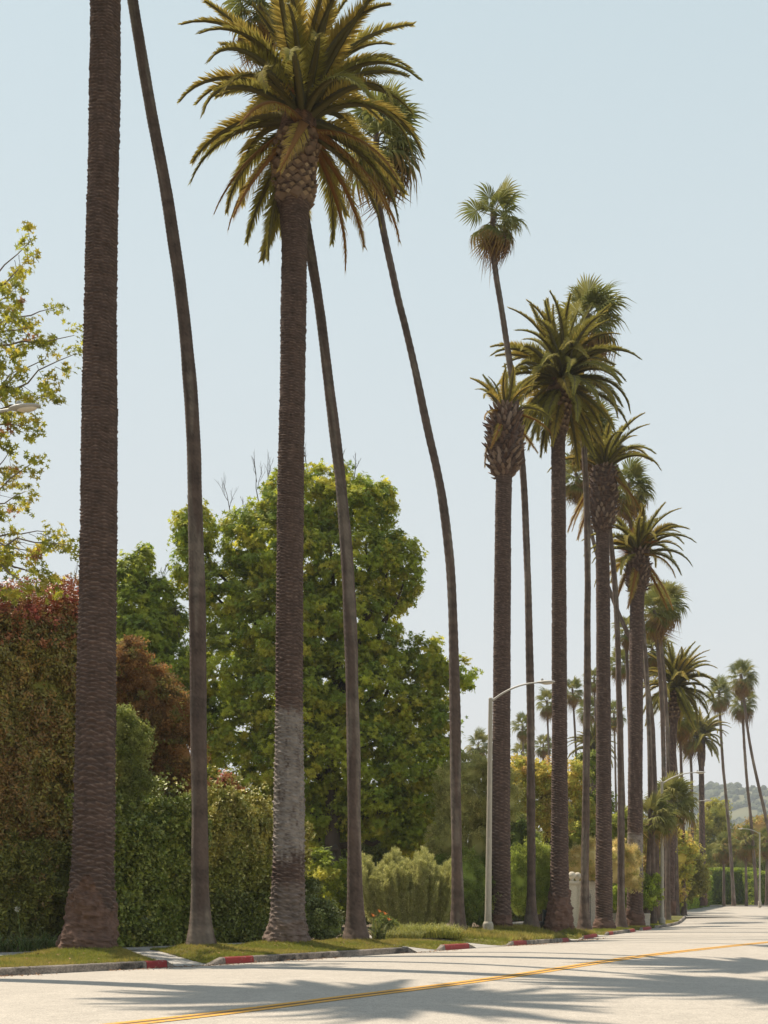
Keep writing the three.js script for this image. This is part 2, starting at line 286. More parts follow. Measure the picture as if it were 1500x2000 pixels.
// one frond of a date palm, along +x, rising at elev and bending down
function frondGeometry(L, elev, bend, sd, o = {}) {
  const P = [], C = [], I = [], N = 22, R = o.pairs || 95, ll = o.leaf || .5, green = o.green, tip = o.tip || green, stalk = o.stalk || [.2, .17, .07];
  const pts = [], dirs = []; let x = 0, y = 0, z = 0, yaw = (hash(sd, 1) - .5) * .25;
  const e0 = elev * Math.PI / 180, b0 = bend * Math.PI / 180;
  for (let i = 0; i <= N; i++) { const t = i / N, a = e0 - b0 * t ** 1.35, w = yaw * t; pts.push(V(x, y, z)); const d = V(Math.cos(a) * Math.cos(w), Math.sin(a), Math.cos(a) * Math.sin(w)); dirs.push(d); x += d.x * L / N; y += d.y * L / N; z += d.z * L / N; }
  const put = (p, c) => { P.push(p.x, p.y, p.z); C.push(c[0], c[1], c[2]); return P.length / 3 - 1; };
  const frame = (t) => { const f = t * N, i = Math.min(N - 1, Math.floor(f)), k = f - i; const p = pts[i].clone().lerp(pts[i + 1], k), d = dirs[i].clone().lerp(dirs[i + 1], k).normalize(); const w = yaw * t, s = V(-Math.sin(w), 0, Math.cos(w)); const u = s.clone().cross(d).normalize(); if (u.dot(V(-d.y, d.x, 0)) < 0) u.negate(); return { p, d, s, u }; };
  for (let i = 0; i <= 12; i++) { const q = frame(i / 12 * .999), r = mix(.05, .006, (i / 12) ** .7); for (const [a, b] of [[-1, .2], [1, .2], [0, -.9]]) put(q.p.clone().addScaledVector(q.s, a * r).addScaledVector(q.u, b * r), stalk); }
  for (let i = 0; i < 12; i++) for (let k = 0; k < 3; k++) { const a = i * 3 + k, b = i * 3 + (k + 1) % 3; I.push(a, b, b + 3, a, b + 3, a + 3); }
  for (let k = 0; k < R; k++) for (const sg of [-1, 1]) {
    const t = .1 + .9 * (k + hash(sd, k, sg + 2) * .9) / R, q = frame(Math.min(.999, t));
    const len = ll * (t < .25 ? mix(.35, 1, smooth(.1, .28, t)) : mix(1, .3, smooth(.45, 1, t))) * mix(.8, 1.12, hash(k, sd, sg + 9));
    const fwd = mix(.75, 1.35, t) + (hash(sd, k, 5) - .5) * .35, lift = (o.lift ?? .45) + (hash(sd, k, sg + 7) - .5) * .6;
    const dir = q.s.clone().multiplyScalar(sg).addScaledVector(q.d, fwd).addScaledVector(q.u, lift).normalize();
    const droop = (o.droop ?? .18) * len * (.6 + hash(k, sd, 3) * .9), wv = q.d.clone().cross(dir).cross(dir).normalize(), w = (o.width || .028) * mix(1, .7, t);
    const c = [0, 1, 2].map((n) => mix(green[n], tip[n], smooth(.35, 1, t) * hash(k, sd, 31)) * mix(.8, 1.25, hash(k, sd, sg + 13)));
    const a = put(q.p.clone().addScaledVector(wv, w * .55), c), b = put(q.p.clone().addScaledVector(wv, -w * .55), c);
    const m = q.p.clone().addScaledVector(dir, len * .5); m.y -= droop * .25; const d = put(m.clone().addScaledVector(wv, w * .5), c), e = put(m.clone().addScaledVector(wv, -w * .5), c);
    const f = q.p.clone().addScaledVector(dir, len); f.y -= droop; const g = put(f, c);
    I.push(a, b, e, a, e, d, d, e, g);
  }
  return geo(P, I, C);
}
const frondMat = leafy(0xffffff, { vertexColors: true, roughness: .9, transmission: .42, specularIntensity: .12 });
const GREEN = [.29, .26, .06], OLIVE = [.41, .31, .075], BROWN = [.36, .18, .06], DRY = [.34, .24, .18];
const FROND = {};
{
  const cls = [[85, 30], [70, 55], [56, 82], [40, 96], [20, 92], [-6, 74], [-36, 46], [-64, 20]];
  cls.forEach(([e, b], i) => { FROND[i] = [0, 1, 2].map((k) => frondGeometry(1, e, b + k * 7 - 5, i * 10 + k, { green: k === 1 ? OLIVE : GREEN, tip: k === 2 ? OLIVE : GREEN, leaf: .14, width: .0135, pairs: 105, lift: i < 5 ? .5 : .2, droop: i > 3 ? .3 : .12 })); });
  FROND.brown = [[-8, 62], [-38, 40], [-60, 22]].map(([e, b], k) => frondGeometry(1, e, b, 200 + k, { green: OLIVE, tip: BROWN, leaf: .12, width: .007, lift: .1, droop: .5, stalk: BROWN }));
  FROND.dead = [[-45, 35], [-70, 14]].map(([e, b], k) => frondGeometry(1, e, b, 300 + k, { green: DRY, tip: BROWN, leaf: .11, width: .006, lift: -.1, droop: .9, stalk: BROWN }));
}
// the stub of a cut leaf: a diamond wedge pointing out along +x and up
function stubGeometry(w, h, len, rise, taper, face, side) {
  const P = [], C = [], I = [], d = [[0, -h], [w, 0], [0, h * .8], [-w, 0]];
  const quad = (a, b, c, e, col) => { const k = P.length / 3; for (const v of [a, b, c, e]) { P.push(...v); C.push(...col); } I.push(k, k + 1, k + 2, k, k + 2, k + 3); };
  const A = d.map(([z, y]) => [-.06, y, z]), B = d.map(([z, y]) => [len + y * .25, y * taper + rise, z * taper]), M = d.map(([z, y]) => [len * .5, y * 1.05 + rise * .4, z * 1.05]);
  for (let i = 0; i < 4; i++) { const j = (i + 1) % 4; quad(A[i], A[j], M[j], M[i], side); quad(M[i], M[j], B[j], B[i], side); }
  quad(B[0], B[1], B[2], B[3], face);
  return geo(P, I, C).toNonIndexed();
}
const stubMat = std(0xffffff, .9, { vertexColors: true });
const CUT = [[.36, .25, .15], [.27, .18, .105], [.2, .125, .08]].map((f, i) => { const g = stubGeometry(.135 + i * .012, .1, .11 + i * .02, .045, .62, f, [.17, .11, .075]); g.computeVertexNormals(); return g; });
const BOOT = [[.2, .13, .09], [.14, .085, .065], [.25, .18, .14], [.11, .065, .05]].map((f, i) => { const g = stubGeometry(.07, .05, .2 + i * .025, .13, .5, f, f); g.computeVertexNormals(); return g; });
const stalkMat = std(rgb(.55, .19, .05), .7);
const stalkGeo = (() => { const l = []; for (let k = 0; k < 46; k++) { const a = hash(k, 1) * 6.28, e = .25 + hash(k, 2) * .9, n = .45 + hash(k, 3) * .5, d = V(.9, .45 + (hash(k, 5) - .5) * .9, Math.sin(a) * .7 * e); d.normalize(); const p = [V(0, 0, 0), d.clone().multiplyScalar(n * .55), d.clone().multiplyScalar(n)]; p[2].y -= .18 * n; l.push(tube(p, [.012, .009, .004], 3, false)); } return merge(l); })();

const UPV = V(0, 1, 0);
function datePalm(o) {
  const d = o.d, f = d / F, path = o.path.map(([x, y]) => at(x, y, d)), base = path[0].clone(), top = path[path.length - 1];
  const g = thing('date_palm', o.label, 'palm tree', base, o.group);
  const low = base.clone(); low.y -= .35; const pp = [low, ...path];
  const rad0 = lookup(o.width.map(([y, w]) => [(o.path[0][1] - y) * f + .35, w * f / 2]).sort((a, b) => a[0] - b[0]));
  const rootH = o.root ?? 1.0, cells = o.cells || 6, amp = o.amp || 1, sd = o.seed;
  const ph = []; { let q = 0; for (let k = 0; k < 4000; k++) { ph.push(q); const hh = k * .01; q += .01 / (mix(.078, .037, smooth(2, 12, hh)) * (.8 + .4 * noise(hh * .8, sd))); } }
  const phase = (h) => ph[clamp(Math.round(h * 100), 0, 3999)];
  const relief = (u, h, a) => {
    const q = phase(h) + 2.6 * (fbm(Math.cos(a) * 1.6, h * 1.1, Math.sin(a) * 1.6 + sd, 2) - .5), A = cells * u + q / 2, B = cells * u - q / 2, i = Math.floor(A), j = Math.floor(B), fa = A - i, fb = B - j, t = (fa + 1 - fb) / 2, w = Math.abs(fa + fb - 1);
    const rough = fbm(Math.cos(a) * 3, h * 2.4, Math.sin(a) * 3 + sd) - .5, edge = rootH + .35 + (fbm(Math.cos(a) * 1.2, sd, Math.sin(a) * 1.2) - .5) * 1.1 * rootH;
    const scar = (t < .78 ? (t / .78) ** 1.4 : (1 - t) / .22) * (1 - .35 * w) * (.55 + .9 * hash(i, j, sd));
    const k = smooth(edge - .04, edge + .1, h);
    const root = (.06 + rough * .26 * rootH + .17 * (fbm(Math.cos(a) * 7, h * 9, Math.sin(a) * 7, 3) - .5)) * (1 - k);
    return amp * (mix(.046, .03, smooth(3, 12, h)) * scar * k) + root + .02 * (fbm(h * .7, sd, a > 3.14 ? 6.28 - a : a) - .5) + .012 * (noise(Math.cos(a) * 20, h * 30, Math.sin(a) * 20) - .5);
  };
  const tint = (u, h, a) => {
    const q = phase(h) + 2.6 * (fbm(Math.cos(a) * 1.6, h * 1.1, Math.sin(a) * 1.6 + sd, 2) - .5), A = cells * u + q / 2, B = cells * u - q / 2, c = hash(Math.floor(A), Math.floor(B), sd + 3), n = fbm(Math.cos(a) * 5, h * 3.2, Math.sin(a) * 5 + sd), fine = noise(Math.cos(a) * 16, h * 44, Math.sin(a) * 16);
    const k = (.72 + .3 * c + .5 * (n - .5) + .5 * (fine - .5)); const fA = A - Math.floor(A), fB = B - Math.floor(B), lip = smooth(.5, .8, (fA + 1 - fB) / 2) * (.3 + .7 * fine); let col = [mix(.10, .225, lip) * k, mix(.06, .152, lip) * k, mix(.046, .115, lip) * k];
    const edge = rootH + .35 + (fbm(Math.cos(a) * 1.2, sd, Math.sin(a) * 1.2) - .5) * 1.1 * rootH;
    if (h < edge) col = [.165 * k, .092 * k, .064 * k];
    if (o.pale) for (const [y0, y1, m] of o.pale) { const h0 = (o.path[0][1] - y0) * f, h1 = (o.path[0][1] - y1) * f, jag = (n - .5) * 1.6 + (fine - .5) * .6, w = m * smooth(h0 - .4, h0 + .4, h + jag) * (1 - smooth(h1 - .1, h1 + .1, h + jag * .35)) * smooth(.12, .42, n + (fine - .5) * .4); col = col.map((x, i) => mix(x, [.30, .26, .225][i] * k, w)); }
    if (o.ruddy && h > L0 - o.ruddy) col = col.map((x, i) => mix(x, [.25, .13, .08][i] * k, smooth(L0 - o.ruddy, L0 - o.ruddy * .6, h) * smooth(.3, .7, n)));
    return col;
  };
  const L0 = spline(pp).getLength();
  const trunk = part('trunk', trunkGeometry(pp, base, o.segs || 44, o.dy || .04, rad0, relief, tint), dateBark, g);
  // leaf stubs below the crown
  if (o.head) {
    const [y0, y1, rows, around, kind] = o.head;
    for (let r = 0; r < rows; r++) for (let i = 0; i < around; i++) {
      const t = (r + .5) / rows, py = mix(y0, y1, t), h = (o.path[0][1] - py) * f + .35, a = (i + (r % 2) * .5) / around * Math.PI * 2 + (kind === 'cut' ? 0 : rr(-.12, .12)), k = clamp(h / L0), c = o.axis.getPointAt(clamp((h - .35) / o.axis.getLength())), rd = rad0(h);
      const m = part('leaf_base', (kind === 'cut' ? CUT : BOOT)[Math.floor(rnd() * (kind === 'cut' ? 3 : 4))], stubMat, trunk);
      m.position.set(c.x + Math.cos(a) * rd * .93 - base.x, c.y - base.y, c.z - Math.sin(a) * rd * .93 - base.z);
      m.rotation.set(rr(-.15, .15), a + rr(-.06, .06), kind === 'cut' ? rr(-.22, .3) : rr(-.25, .6), 'YXZ'); m.position.y += rr(-.03, .03); const s = (o.stub || 1) * rr(.85, 1.15); m.scale.set(s * rr(.8, 1.25), s, s);
    }
  }
  // the crown
  const tp = top.clone().sub(base), A = o.fronds;
  for (let i = 0; i < A.n; i++) {
    const t = (i + .5) / A.n, az = i * 2.39996 + sd, c = A.from + (A.to - A.from) * t ** (A.pow || 1) + rr(-.35, .35);
    if (A.part && c > A.part && Math.sin(az) < -.55) continue;
    let list = FROND[clamp(Math.round(c), 0, 7)];
    if (A.brown && t > 1 - A.brown && rnd() < .55) list = FROND.brown; if (A.dead && t > 1 - A.dead && rnd() < .5) list = FROND.dead;
    const m = part('frond', list[Math.floor(rnd() * list.length)], frondMat, g), L = A.len * rr(.85, 1.1) * (c < .8 ? .9 : 1);
    m.position.set(tp.x + Math.cos(az) * .12, tp.y - t * (A.spread ?? .5), tp.z - Math.sin(az) * .12);
    m.rotation.set(rr(-.5, .5), az, rr(-.1, .1), 'YZX'); m.scale.setScalar(L);
  }
  for (const [az, y, s] of o.stalks || []) { const m = part('fruit_stalk', stalkGeo, stalkMat, g); m.position.set(tp.x + Math.cos(az) * .3, tp.y + y, tp.z - Math.sin(az) * .3); m.rotation.y = az; m.scale.setScalar(s); }
  return g;
}
const datePath = (o) => { o.axis = spline(o.path.map(([x, y]) => at(x, y, o.d))); return datePalm(o); };

// fan leaf along +x: stalk, then a folded half-round blade with split drooping tips
function fanGeometry(sd, o = {}) {
  const P = [], C = [], I = [], st = o.stalk ?? .75, R = o.R ?? .78, n = o.n || 30, col = o.col, span = o.span || 2.55;
  const put = (p, c) => { P.push(p.x, p.y, p.z); C.push(...c); return P.length / 3 - 1; };
  const sc = o.stalkCol || [.24, .2, .08];
  for (let i = 0; i <= 4; i++) { const t = i / 4, r = mix(.024, .013, t), p = V(st * t, -.10 * t * t * st, 0); for (const [y, z] of [[.5, -1], [.5, 1], [-.7, 0]]) put(V(p.x, p.y + y * r, z * r), sc); }
  for (let i = 0; i < 4; i++) for (let k = 0; k < 3; k++) { const a = i * 3 + k, b = i * 3 + (k + 1) % 3; I.push(a, b, b + 3, a, b + 3, a + 3); }
  const hub = V(st, -.1 * st, 0);
  for (let k = 0; k < n; k++) {
    const a = mix(-span, span, (k + .5) / n), da = span / n * .98, rl = R * mix(1, .68, Math.abs(a) / span) * mix(.88, 1.08, hash(sd, k)), sp = .55 + .1 * hash(k, sd), dr = (o.droop ?? .35) * (.5 + hash(k, sd, 4)), fold = .035 * (k % 2 ? 1 : -1);
    const pt = (ang, r) => { const q = r / R, v = V(Math.cos(ang) * r, 0, Math.sin(ang) * r); v.y = -Math.abs(Math.sin(ang)) * r * .22 - dr * q ** 3 * R + (o.cup || .1) * r; v.z += (o.wind || 0) * q * q * R; return v.add(hub); };
    const c = col.map((x) => x * mix(.75, 1.25, hash(sd, k, 8))), tc = o.tip ? c.map((x, i) => mix(x, o.tip[i], .6)) : c;
    const h0 = put(hub.clone().add(V(0, 0, 0)), c), m1 = pt(a - da, rl * sp), m2 = pt(a, rl * sp), m3 = pt(a + da, rl * sp); m2.y += .03;
    const i1 = put(m1, c), i2 = put(m2, c), i3 = put(m3, c);
    const n1 = pt(a - da * .55, rl * .82), n3 = pt(a + da * .55, rl * .82), j1 = put(n1, tc), j3 = put(n3, tc);
    const e = pt(a + (hash(k, sd, 2) - .5) * .12, rl * 1.06); e.y -= dr * .25 * R; const e0 = put(e, tc);
    I.push(h0, i1, i2, h0, i2, i3, i1, j1, i2, i2, j1, j3, i2, j3, i3, j1, e0, j3);
  }
  return geo(P, I, C);
}
const FANG = [.19, .2, .055], FANY = [.27, .25, .075];
const FAN = { up: [0, 1, 2].map((k) => fanGeometry(k, { col: k ? FANG : FANY, droop: .25 + k * .1, cup: .2 })), mid: [3, 4, 5].map((k) => fanGeometry(k, { col: k === 4 ? FANY : FANG, droop: .5, tip: FANY })), low: [6, 7].map((k) => fanGeometry(k, { col: FANG, droop: .8, tip: BROWN })), dead: [8, 9].map((k) => fanGeometry(k, { col: [.26, .15, .075], droop: 1.1, span: 1.7, R: .8, stalkCol: BROWN })) };
function fanPalm(o) {
  const d = o.d, f = d / F, path = o.path.map(([x, y]) => at(x, y, d)), base = path[0].clone(), top = path[path.length - 1], sd = o.seed;
  const g = thing('fan_palm', o.label, 'palm tree', base, o.group);
  const low = base.clone(); low.y -= .35;
  const Wm = o.w * f / 2, flare = o.flare ?? 1.75;
  const pp = [low, ...path], L0 = spline(pp).getLength();
  const radius = (h) => Wm * (1 + (flare - 1) * Math.exp(-Math.max(0, h - .35) / .55) + .16 * Math.exp(-h / 3)) * mix(1, o.taper ?? .72, smooth(3, L0, h));
  const relief = (u, h, a) => { const ring = Math.abs(((h / .075 + .5 * noise(h * 1.1, sd) + .12 * Math.sin(a * 2 + h)) % 1) - .5); return .03 * Math.min(1, Wm * 4) * (ring - .25) + .085 * Wm * 4 * (fbm(Math.cos(a) * .8, h * .55, Math.sin(a) * .8 + sd) - .5) + (h < .85 ? .05 * (noise(Math.cos(a) * 6, h * 6, Math.sin(a) * 6 + sd) - .4) * smooth(.85, .55, h + .2 * noise(Math.cos(a) * 3, sd, Math.sin(a) * 3)) : 0); };
  const tint = (u, h, a) => {
    const n = fbm(Math.cos(a) * 2.2, h * 1.1, Math.sin(a) * 2.2 + sd), band = noise(h * 5.5, sd * 3.1), fine = noise(Math.cos(a) * 12, h * 40, Math.sin(a) * 12), k = .55 + .6 * n + .45 * (band - .5) + .5 * (fine - .5);
    const pale = smooth(.5, .68, fbm(Math.cos(a) * 1.2, h * .5, Math.sin(a) * 1.2 + sd * 2));
    return [mix(.175, .28, pale) * k, mix(.118, .22, pale) * k, mix(.09, .172, pale) * k];
  };
  part('trunk', trunkGeometry(pp, base, o.segs || 26, o.dy || .06, radius, relief, tint), fanBark, g);
  const tp = top.clone().sub(base), S = (o.R * f) / 1.42, N = o.leaves || 34, wind = o.wind ?? .35, lst = [];
  for (let i = 0; i < N; i++) {
    const t = (i + .5) / N, az = i * 2.39996 + sd * 1.7, e = mix(82, o.low ?? -62, t ** .85) + rr(-9, 9), key = t > (o.dead ?? .87) ? 'dead' : e > 38 ? 'up' : e > -15 ? 'mid' : 'low', q = FAN[key][Math.floor(rnd() * FAN[key].length)];
    const m = new THREE.Object3D(); m.position.set(tp.x, tp.y - t * .55 * S, tp.z);
    let dir = V(Math.cos(az) * Math.cos(e * Math.PI / 180) + wind * .55, Math.sin(e * Math.PI / 180), -Math.sin(az) * Math.cos(e * Math.PI / 180)).normalize();
    m.rotation.set(rr(-.6, .6), Math.atan2(-dir.z, dir.x), Math.asin(dir.y), 'YZX'); m.scale.setScalar(S * rr(.85, 1.12)); lst.push([q, m, key]);
  }
  if (o.far) { const l = lst.map(([q, m]) => { m.updateMatrix(); const c = q.toNonIndexed(); c.applyMatrix4(m.matrix); return c; }); part('crown', mergeGeometries(l), frondMat, g); }
  else for (const [q, m, key] of lst) { const p = part(key === 'dead' ? 'dead_leaf' : 'fan_leaf', q, frondMat, g); p.position.copy(m.position); p.rotation.copy(m.rotation); p.scale.copy(m.scale); }
  return g;
}

const ROW = 'date palms along the kerb', FROW = 'tall fan palms along the kerb';
// date palms, base to crown
datePath({ d: 27.6, seed: 3, label: 'date palm whose crown shades the near road beside the first lamp', path: [[-330, 1858], [-325, 800], [-322, -470]], width: [[1858, 120], [1750, 90], [1000, 74], [-300, 66], [-360, 95], [-420, 70]], cells: 9, segs: 24, dy: .12, root: 1, fronds: { n: 64, from: .4, to: 6.6, len: 3.9 } });
datePath({ d: 30.7, seed: 1, label: 'thickest date palm trunk on a wide rough root mass by the tall red tipped hedge', path: [[174, 1850], [183, 1650], [187, 1400], [193, 1000], [196, 600], [204, 200], [206, 0], [207, -470]], width: [[1860, 108], [1835, 98], [1780, 84], [1720, 80], [1690, 76], [1400, 72], [1000, 67], [850, 66], [600, 59], [300, 56], [0, 54], [-340, 54], [-400, 84], [-470, 64]], segs: 60, dy: .016, root: 1.35, amp: 1.25, cells: 6, fronds: { n: 60, from: .3, to: 6.8, len: 3.7 }, group: undefined });
datePath({ d: 35, seed: 5, label: 'date palm with full drooping crown, cut diamond stubs and a pale band on its trunk', path: [[561, 1838], [564, 1650], [565, 1350], [567, 1000], [572, 700], [575, 450], [574, 380], [577, 300], [591, 188]], width: [[1842, 84], [1815, 72], [1770, 64], [1650, 58], [1350, 50], [1000, 49], [700, 47], [470, 47], [425, 52], [385, 68], [340, 80], [300, 78], [240, 66], [215, 52], [190, 34]], segs: 52, dy: .018, root: .55, amp: 1.1, pale: [[1640, 1362, .85], [1838, 1700, .35]], ruddy: 2.6, head: [402, 268, 10, 14, 'cut'], fronds: { n: 76, from: -.3, to: 6.9, len: 3.6, spread: 1.0, brown: .32, dead: .06, part: 5.6 }, stalks: [[.9, .35, .9], [2.5, -.2, .7], [-2.2, -.3, .7]] });
datePath({ d: 52.5, seed: 8, label: 'date palm with a shaggy swollen head of leaf stubs under a small upright crown', path: [[977, 1813], [979, 1500], [981, 1200], [983, 1000], [985, 900], [986, 800]], width: [[1815, 42], [1780, 38], [1500, 33], [1200, 32], [1000, 30], [935, 30], [910, 54], [870, 62], [825, 58], [800, 40]], segs: 36, dy: .028, head: [935, 800, 15, 17, 'boot'], stub: 1.15, fronds: { n: 24, from: -.2, to: 3.1, len: 2.1, brown: .4, spread: .2 }, root: .7 });
datePath({ d: 58, seed: 11, label: 'date palm with a dense round crown half covering a fan palm crown behind', path: [[1093, 1813], [1093, 1500], [1092, 1200], [1091, 1000], [1090, 860], [1089, 790], [1097, 722]], width: [[1815, 48], [1760, 36], [1650, 32], [1400, 28], [1000, 27], [865, 26], [835, 36], [800, 48], [770, 44], [722, 28]], segs: 36, dy: .028, root: 1.5, head: [845, 762, 8, 12, 'cut'], ruddy: 1.8, fronds: { n: 92, from: -.3, to: 7, len: 3.45, spread: .8 } });
datePath({ d: 67, seed: 14, label: 'date palm with sparse arching fronds blown sideways above a rounded scaly head', path: [[1180, 1815], [1179, 1500], [1178, 1200], [1177, 1040], [1178, 970], [1180, 912]], width: [[1815, 40], [1790, 32], [1500, 28], [1200, 26], [1045, 25], [1015, 42], [975, 52], [935, 52], [912, 40]], segs: 30, dy: .032, root: .5, head: [1040, 912, 13, 17, 'boot'], fronds: { n: 30, from: .2, to: 4.3, len: 3.3, brown: .3, spread: .2 } });
datePath({ d: 73, seed: 17, label: 'date palm with orange flower stalks in its crown and a rust brown lower trunk', path: [[1240, 1810], [1241, 1500], [1243, 1250], [1245, 1150], [1247, 1075]], width: [[1812, 34], [1790, 30], [1500, 27], [1200, 26], [1160, 27], [1140, 42], [1100, 44], [1075, 36]], segs: 34, dy: .05, root: .8, pale: [[1700, 1615, .8]], head: [1158, 1075, 10, 14, 'boot'], fronds: { n: 48, from: .2, to: 4.9, len: 3.15, brown: .25, spread: .3 }, stalks: [[.4, .5, 1.1], [2.7, -.1, 1.1], [-1.2, .2, 1.2], [-2.2, .7, .9]] });
datePath({ d: 95, seed: 21, label: 'date palm with heavy domed crown behind the bunch of leaning fan palm trunks', path: [[1309, 1788], [1311, 1600], [1315, 1430], [1320, 1330]], width: [[1790, 17], [1600, 14], [1420, 13], [1395, 19], [1370, 20], [1340, 14]], segs: 24, dy: .09, head: [1405, 1352, 6, 9, 'cut'], fronds: { n: 70, from: -.3, to: 6.3, len: 3.3, spread: .6 } });
datePath({ d: 150, seed: 24, label: 'date palm standing before the far clipped hedge where the street bends', path: [[1373, 1763], [1371, 1600], [1370, 1490], [1370, 1432]], width: [[1763, 15], [1740, 12], [1500, 10], [1478, 15], [1455, 15], [1440, 10]], segs: 18, dy: .15, fronds: { n: 60, from: -.3, to: 6, len: 3.4, spread: .6 } });
datePath({ d: 120, seed: 27, label: 'date palm with low olive crown showing behind the trunks over the garden trees', path: [[1162, 1770], [1161, 1600], [1160, 1455]], width: [[1770, 15], [1600, 13], [1480, 14], [1455, 14]], segs: 16, dy: .2, fronds: { n: 50, from: 0, to: 5.4, len: 2.6, spread: .5 } });
// fan palms, base to crown
fanPalm({ d: 33, seed: 2, w: 32, R: 60,  label: 'tall fan palm with a smooth pale trunk curving up and away from the sprawling sweetgum', path: [[392, 1846], [390, 1600], [387, 1300], [381, 950], [372, 750], [352, 560], [324, 370], [290, 190], [258, 0], [225, -200], [200, -330]], dy: .045, segs: 34, taper: .64 });
fanPalm({ d: 37, seed: 4, w: 26, R: 78, label: 'tall fan palm whose bowed trunk passes behind the crown of the full date palm', path: [[695, 1835], [692, 1650], [689, 1400], [681, 1150], [666, 950], [648, 800], [626, 620], [604, 480], [565, 270], [525, 90], [508, 0]], dy: .05, segs: 30, flare: 2, taper: .66 });
fanPalm({ d: 46, seed: 6, w: 21, R: 92, label: 'fan palm on a strongly bowed thin trunk, crown half hidden by the drooping date palm', path: [[894, 1822], [891, 1600], [888, 1350], [879, 1100], [862, 960], [838, 850], [806, 700], [772, 560], [745, 430], [733, 350], [735, 262]], dy: .06, flare: 1.7, taper: .62, wind: .6 });
fanPalm({ d: 54.5, seed: 9, w: 15.5, R: 64, label: 'fan palm with windblown crown held alone and high against the sky', path: [[1038, 1809], [1037, 1600], [1035, 1300], [1028, 1050], [1018, 880], [1000, 740], [982, 620], [968, 530], [962, 470], [964, 415]], flare: 2.1, taper: .72, wind: .6, leaves: 26 });
fanPalm({ d: 61, seed: 12, w: 14.5, R: 72, label: 'fan palm rising straight, its crown peeping over the dense round date palm', path: [[1141, 1816], [1144, 1600], [1147, 1300], [1147, 1050], [1142, 900], [1136, 800], [1137, 700], [1146, 612]], flare: 2.2, wind: .5 });
fanPalm({ d: 69, seed: 15, w: 13, R: 55, label: 'fan palm with crown tucked behind the sparse arching date palm', path: [[1213, 1811], [1213, 1600], [1209, 1350], [1200, 1130], [1186, 1000], [1168, 890], [1152, 838]], flare: 2 });
const fans = [
  [78, 18, 10, 52, 'fan palm with bright crown between the scaly headed date palms', [[1262, 1803], [1270, 1600], [1262, 1300], [1245, 1120], [1230, 1010], [1228, 945]]],
  [84, 20, 10, 45, 'fan palm with leaning grey trunk and a brown skirted crown', [[1283, 1800], [1280, 1560], [1262, 1330], [1205, 1190], [1165, 1080], [1138, 960], [1125, 925]]],
  [90, 22, 10, 44, 'fan palm crown of a close pair above the heavy domed date palm', [[1296, 1795], [1296, 1480], [1290, 1330], [1281, 1230], [1278, 1186]]],
  [92, 23, 9, 46, 'fan palm of a close pair with brown hanging leaf below a leafy crown', [[1303, 1794], [1305, 1480], [1298, 1330], [1290, 1230], [1296, 1172]]],
  [98, 25, 8, 40, 'fan palm with its crown mixed into the heavy domed date palm', [[1322, 1790], [1318, 1600], [1300, 1400], [1284, 1300], [1272, 1262]]],
  [100, 26, 7, 38, 'slim straight fan palm standing on the corner of the side street', [[1336, 1788], [1334, 1600], [1330, 1480], [1328, 1398]]],
  [150, 28, 7, 34, 'slim fan palm on the far block beside the far date palm', [[1350, 1764], [1352, 1650], [1350, 1500], [1346, 1432]]],
];
for (const [d, sd, w, R, label, path] of fans) fanPalm({ d, seed: sd, w, R, label, path, segs: 16, dy: .12, flare: 1.7 });
const farFans = [[100, 1222, 1228, 1240, 1790, 30, 9], [105, 1208, 1290, 1224, 1790, 30, 8], [125, 1160, 1322, 1172, 1780, 24, 5], [120, 1118, 1345, 1138, 1780, 26, 5.5], [130, 1148, 1382, 1158, 1775, 26, 5], [120, 1068, 1368, 1080, 1770, 27, 5], [130, 1020, 1414, 1030, 1770, 24, 5], [135, 1019, 1468, 1024, 1765, 24, 5], [140, 1061, 1452, 1063, 1765, 22, 4.5], [140, 1199, 1392, 1207, 1765, 26, 5], [140, 934, 1450, 940, 1770, 28, 5], [130, 1312, 1392, 1340, 1770, 22, 4]];
const farLabel = 'distant fan palm showing only a small crown over the garden trees';
farFans.forEach(([d, x, y, bx, by, R, w], i) => fanPalm({ d, seed: 40 + i, w, R, label: farLabel, group: 'distant fan palms over the gardens', path: [[bx, by], [mix(bx, x, .45), mix(by, y, .5)], [mix(bx, x, .8), mix(by, y, .85)], [x, y]], segs: 9, dy: .4, far: true, leaves: 26, flare: 1.2 }));
const bend = 'thin fan palm leaning against the sky over the hills where the street bends';
[[160, 1404, 1351, 1433, 1763, 30, 6.5], [150, 1447, 1316, 1522, 1763, 32, 6.5], [165, 1449, 1367, 1478, 1762, 31, 6.5]].forEach(([d, x, y, bx, by, R, w], i) => fanPalm({ d, seed: 60 + i, w, R, label: bend, group: 'fan palms at the bend', path: [[bx, by], [mix(bx, x, .3), mix(by, y, .33)], [mix(bx, x, .75), mix(by, y, .68)], [x, y]], segs: 10, dy: .35, far: true, leaves: 30, flare: 1.3, taper: .8 }));
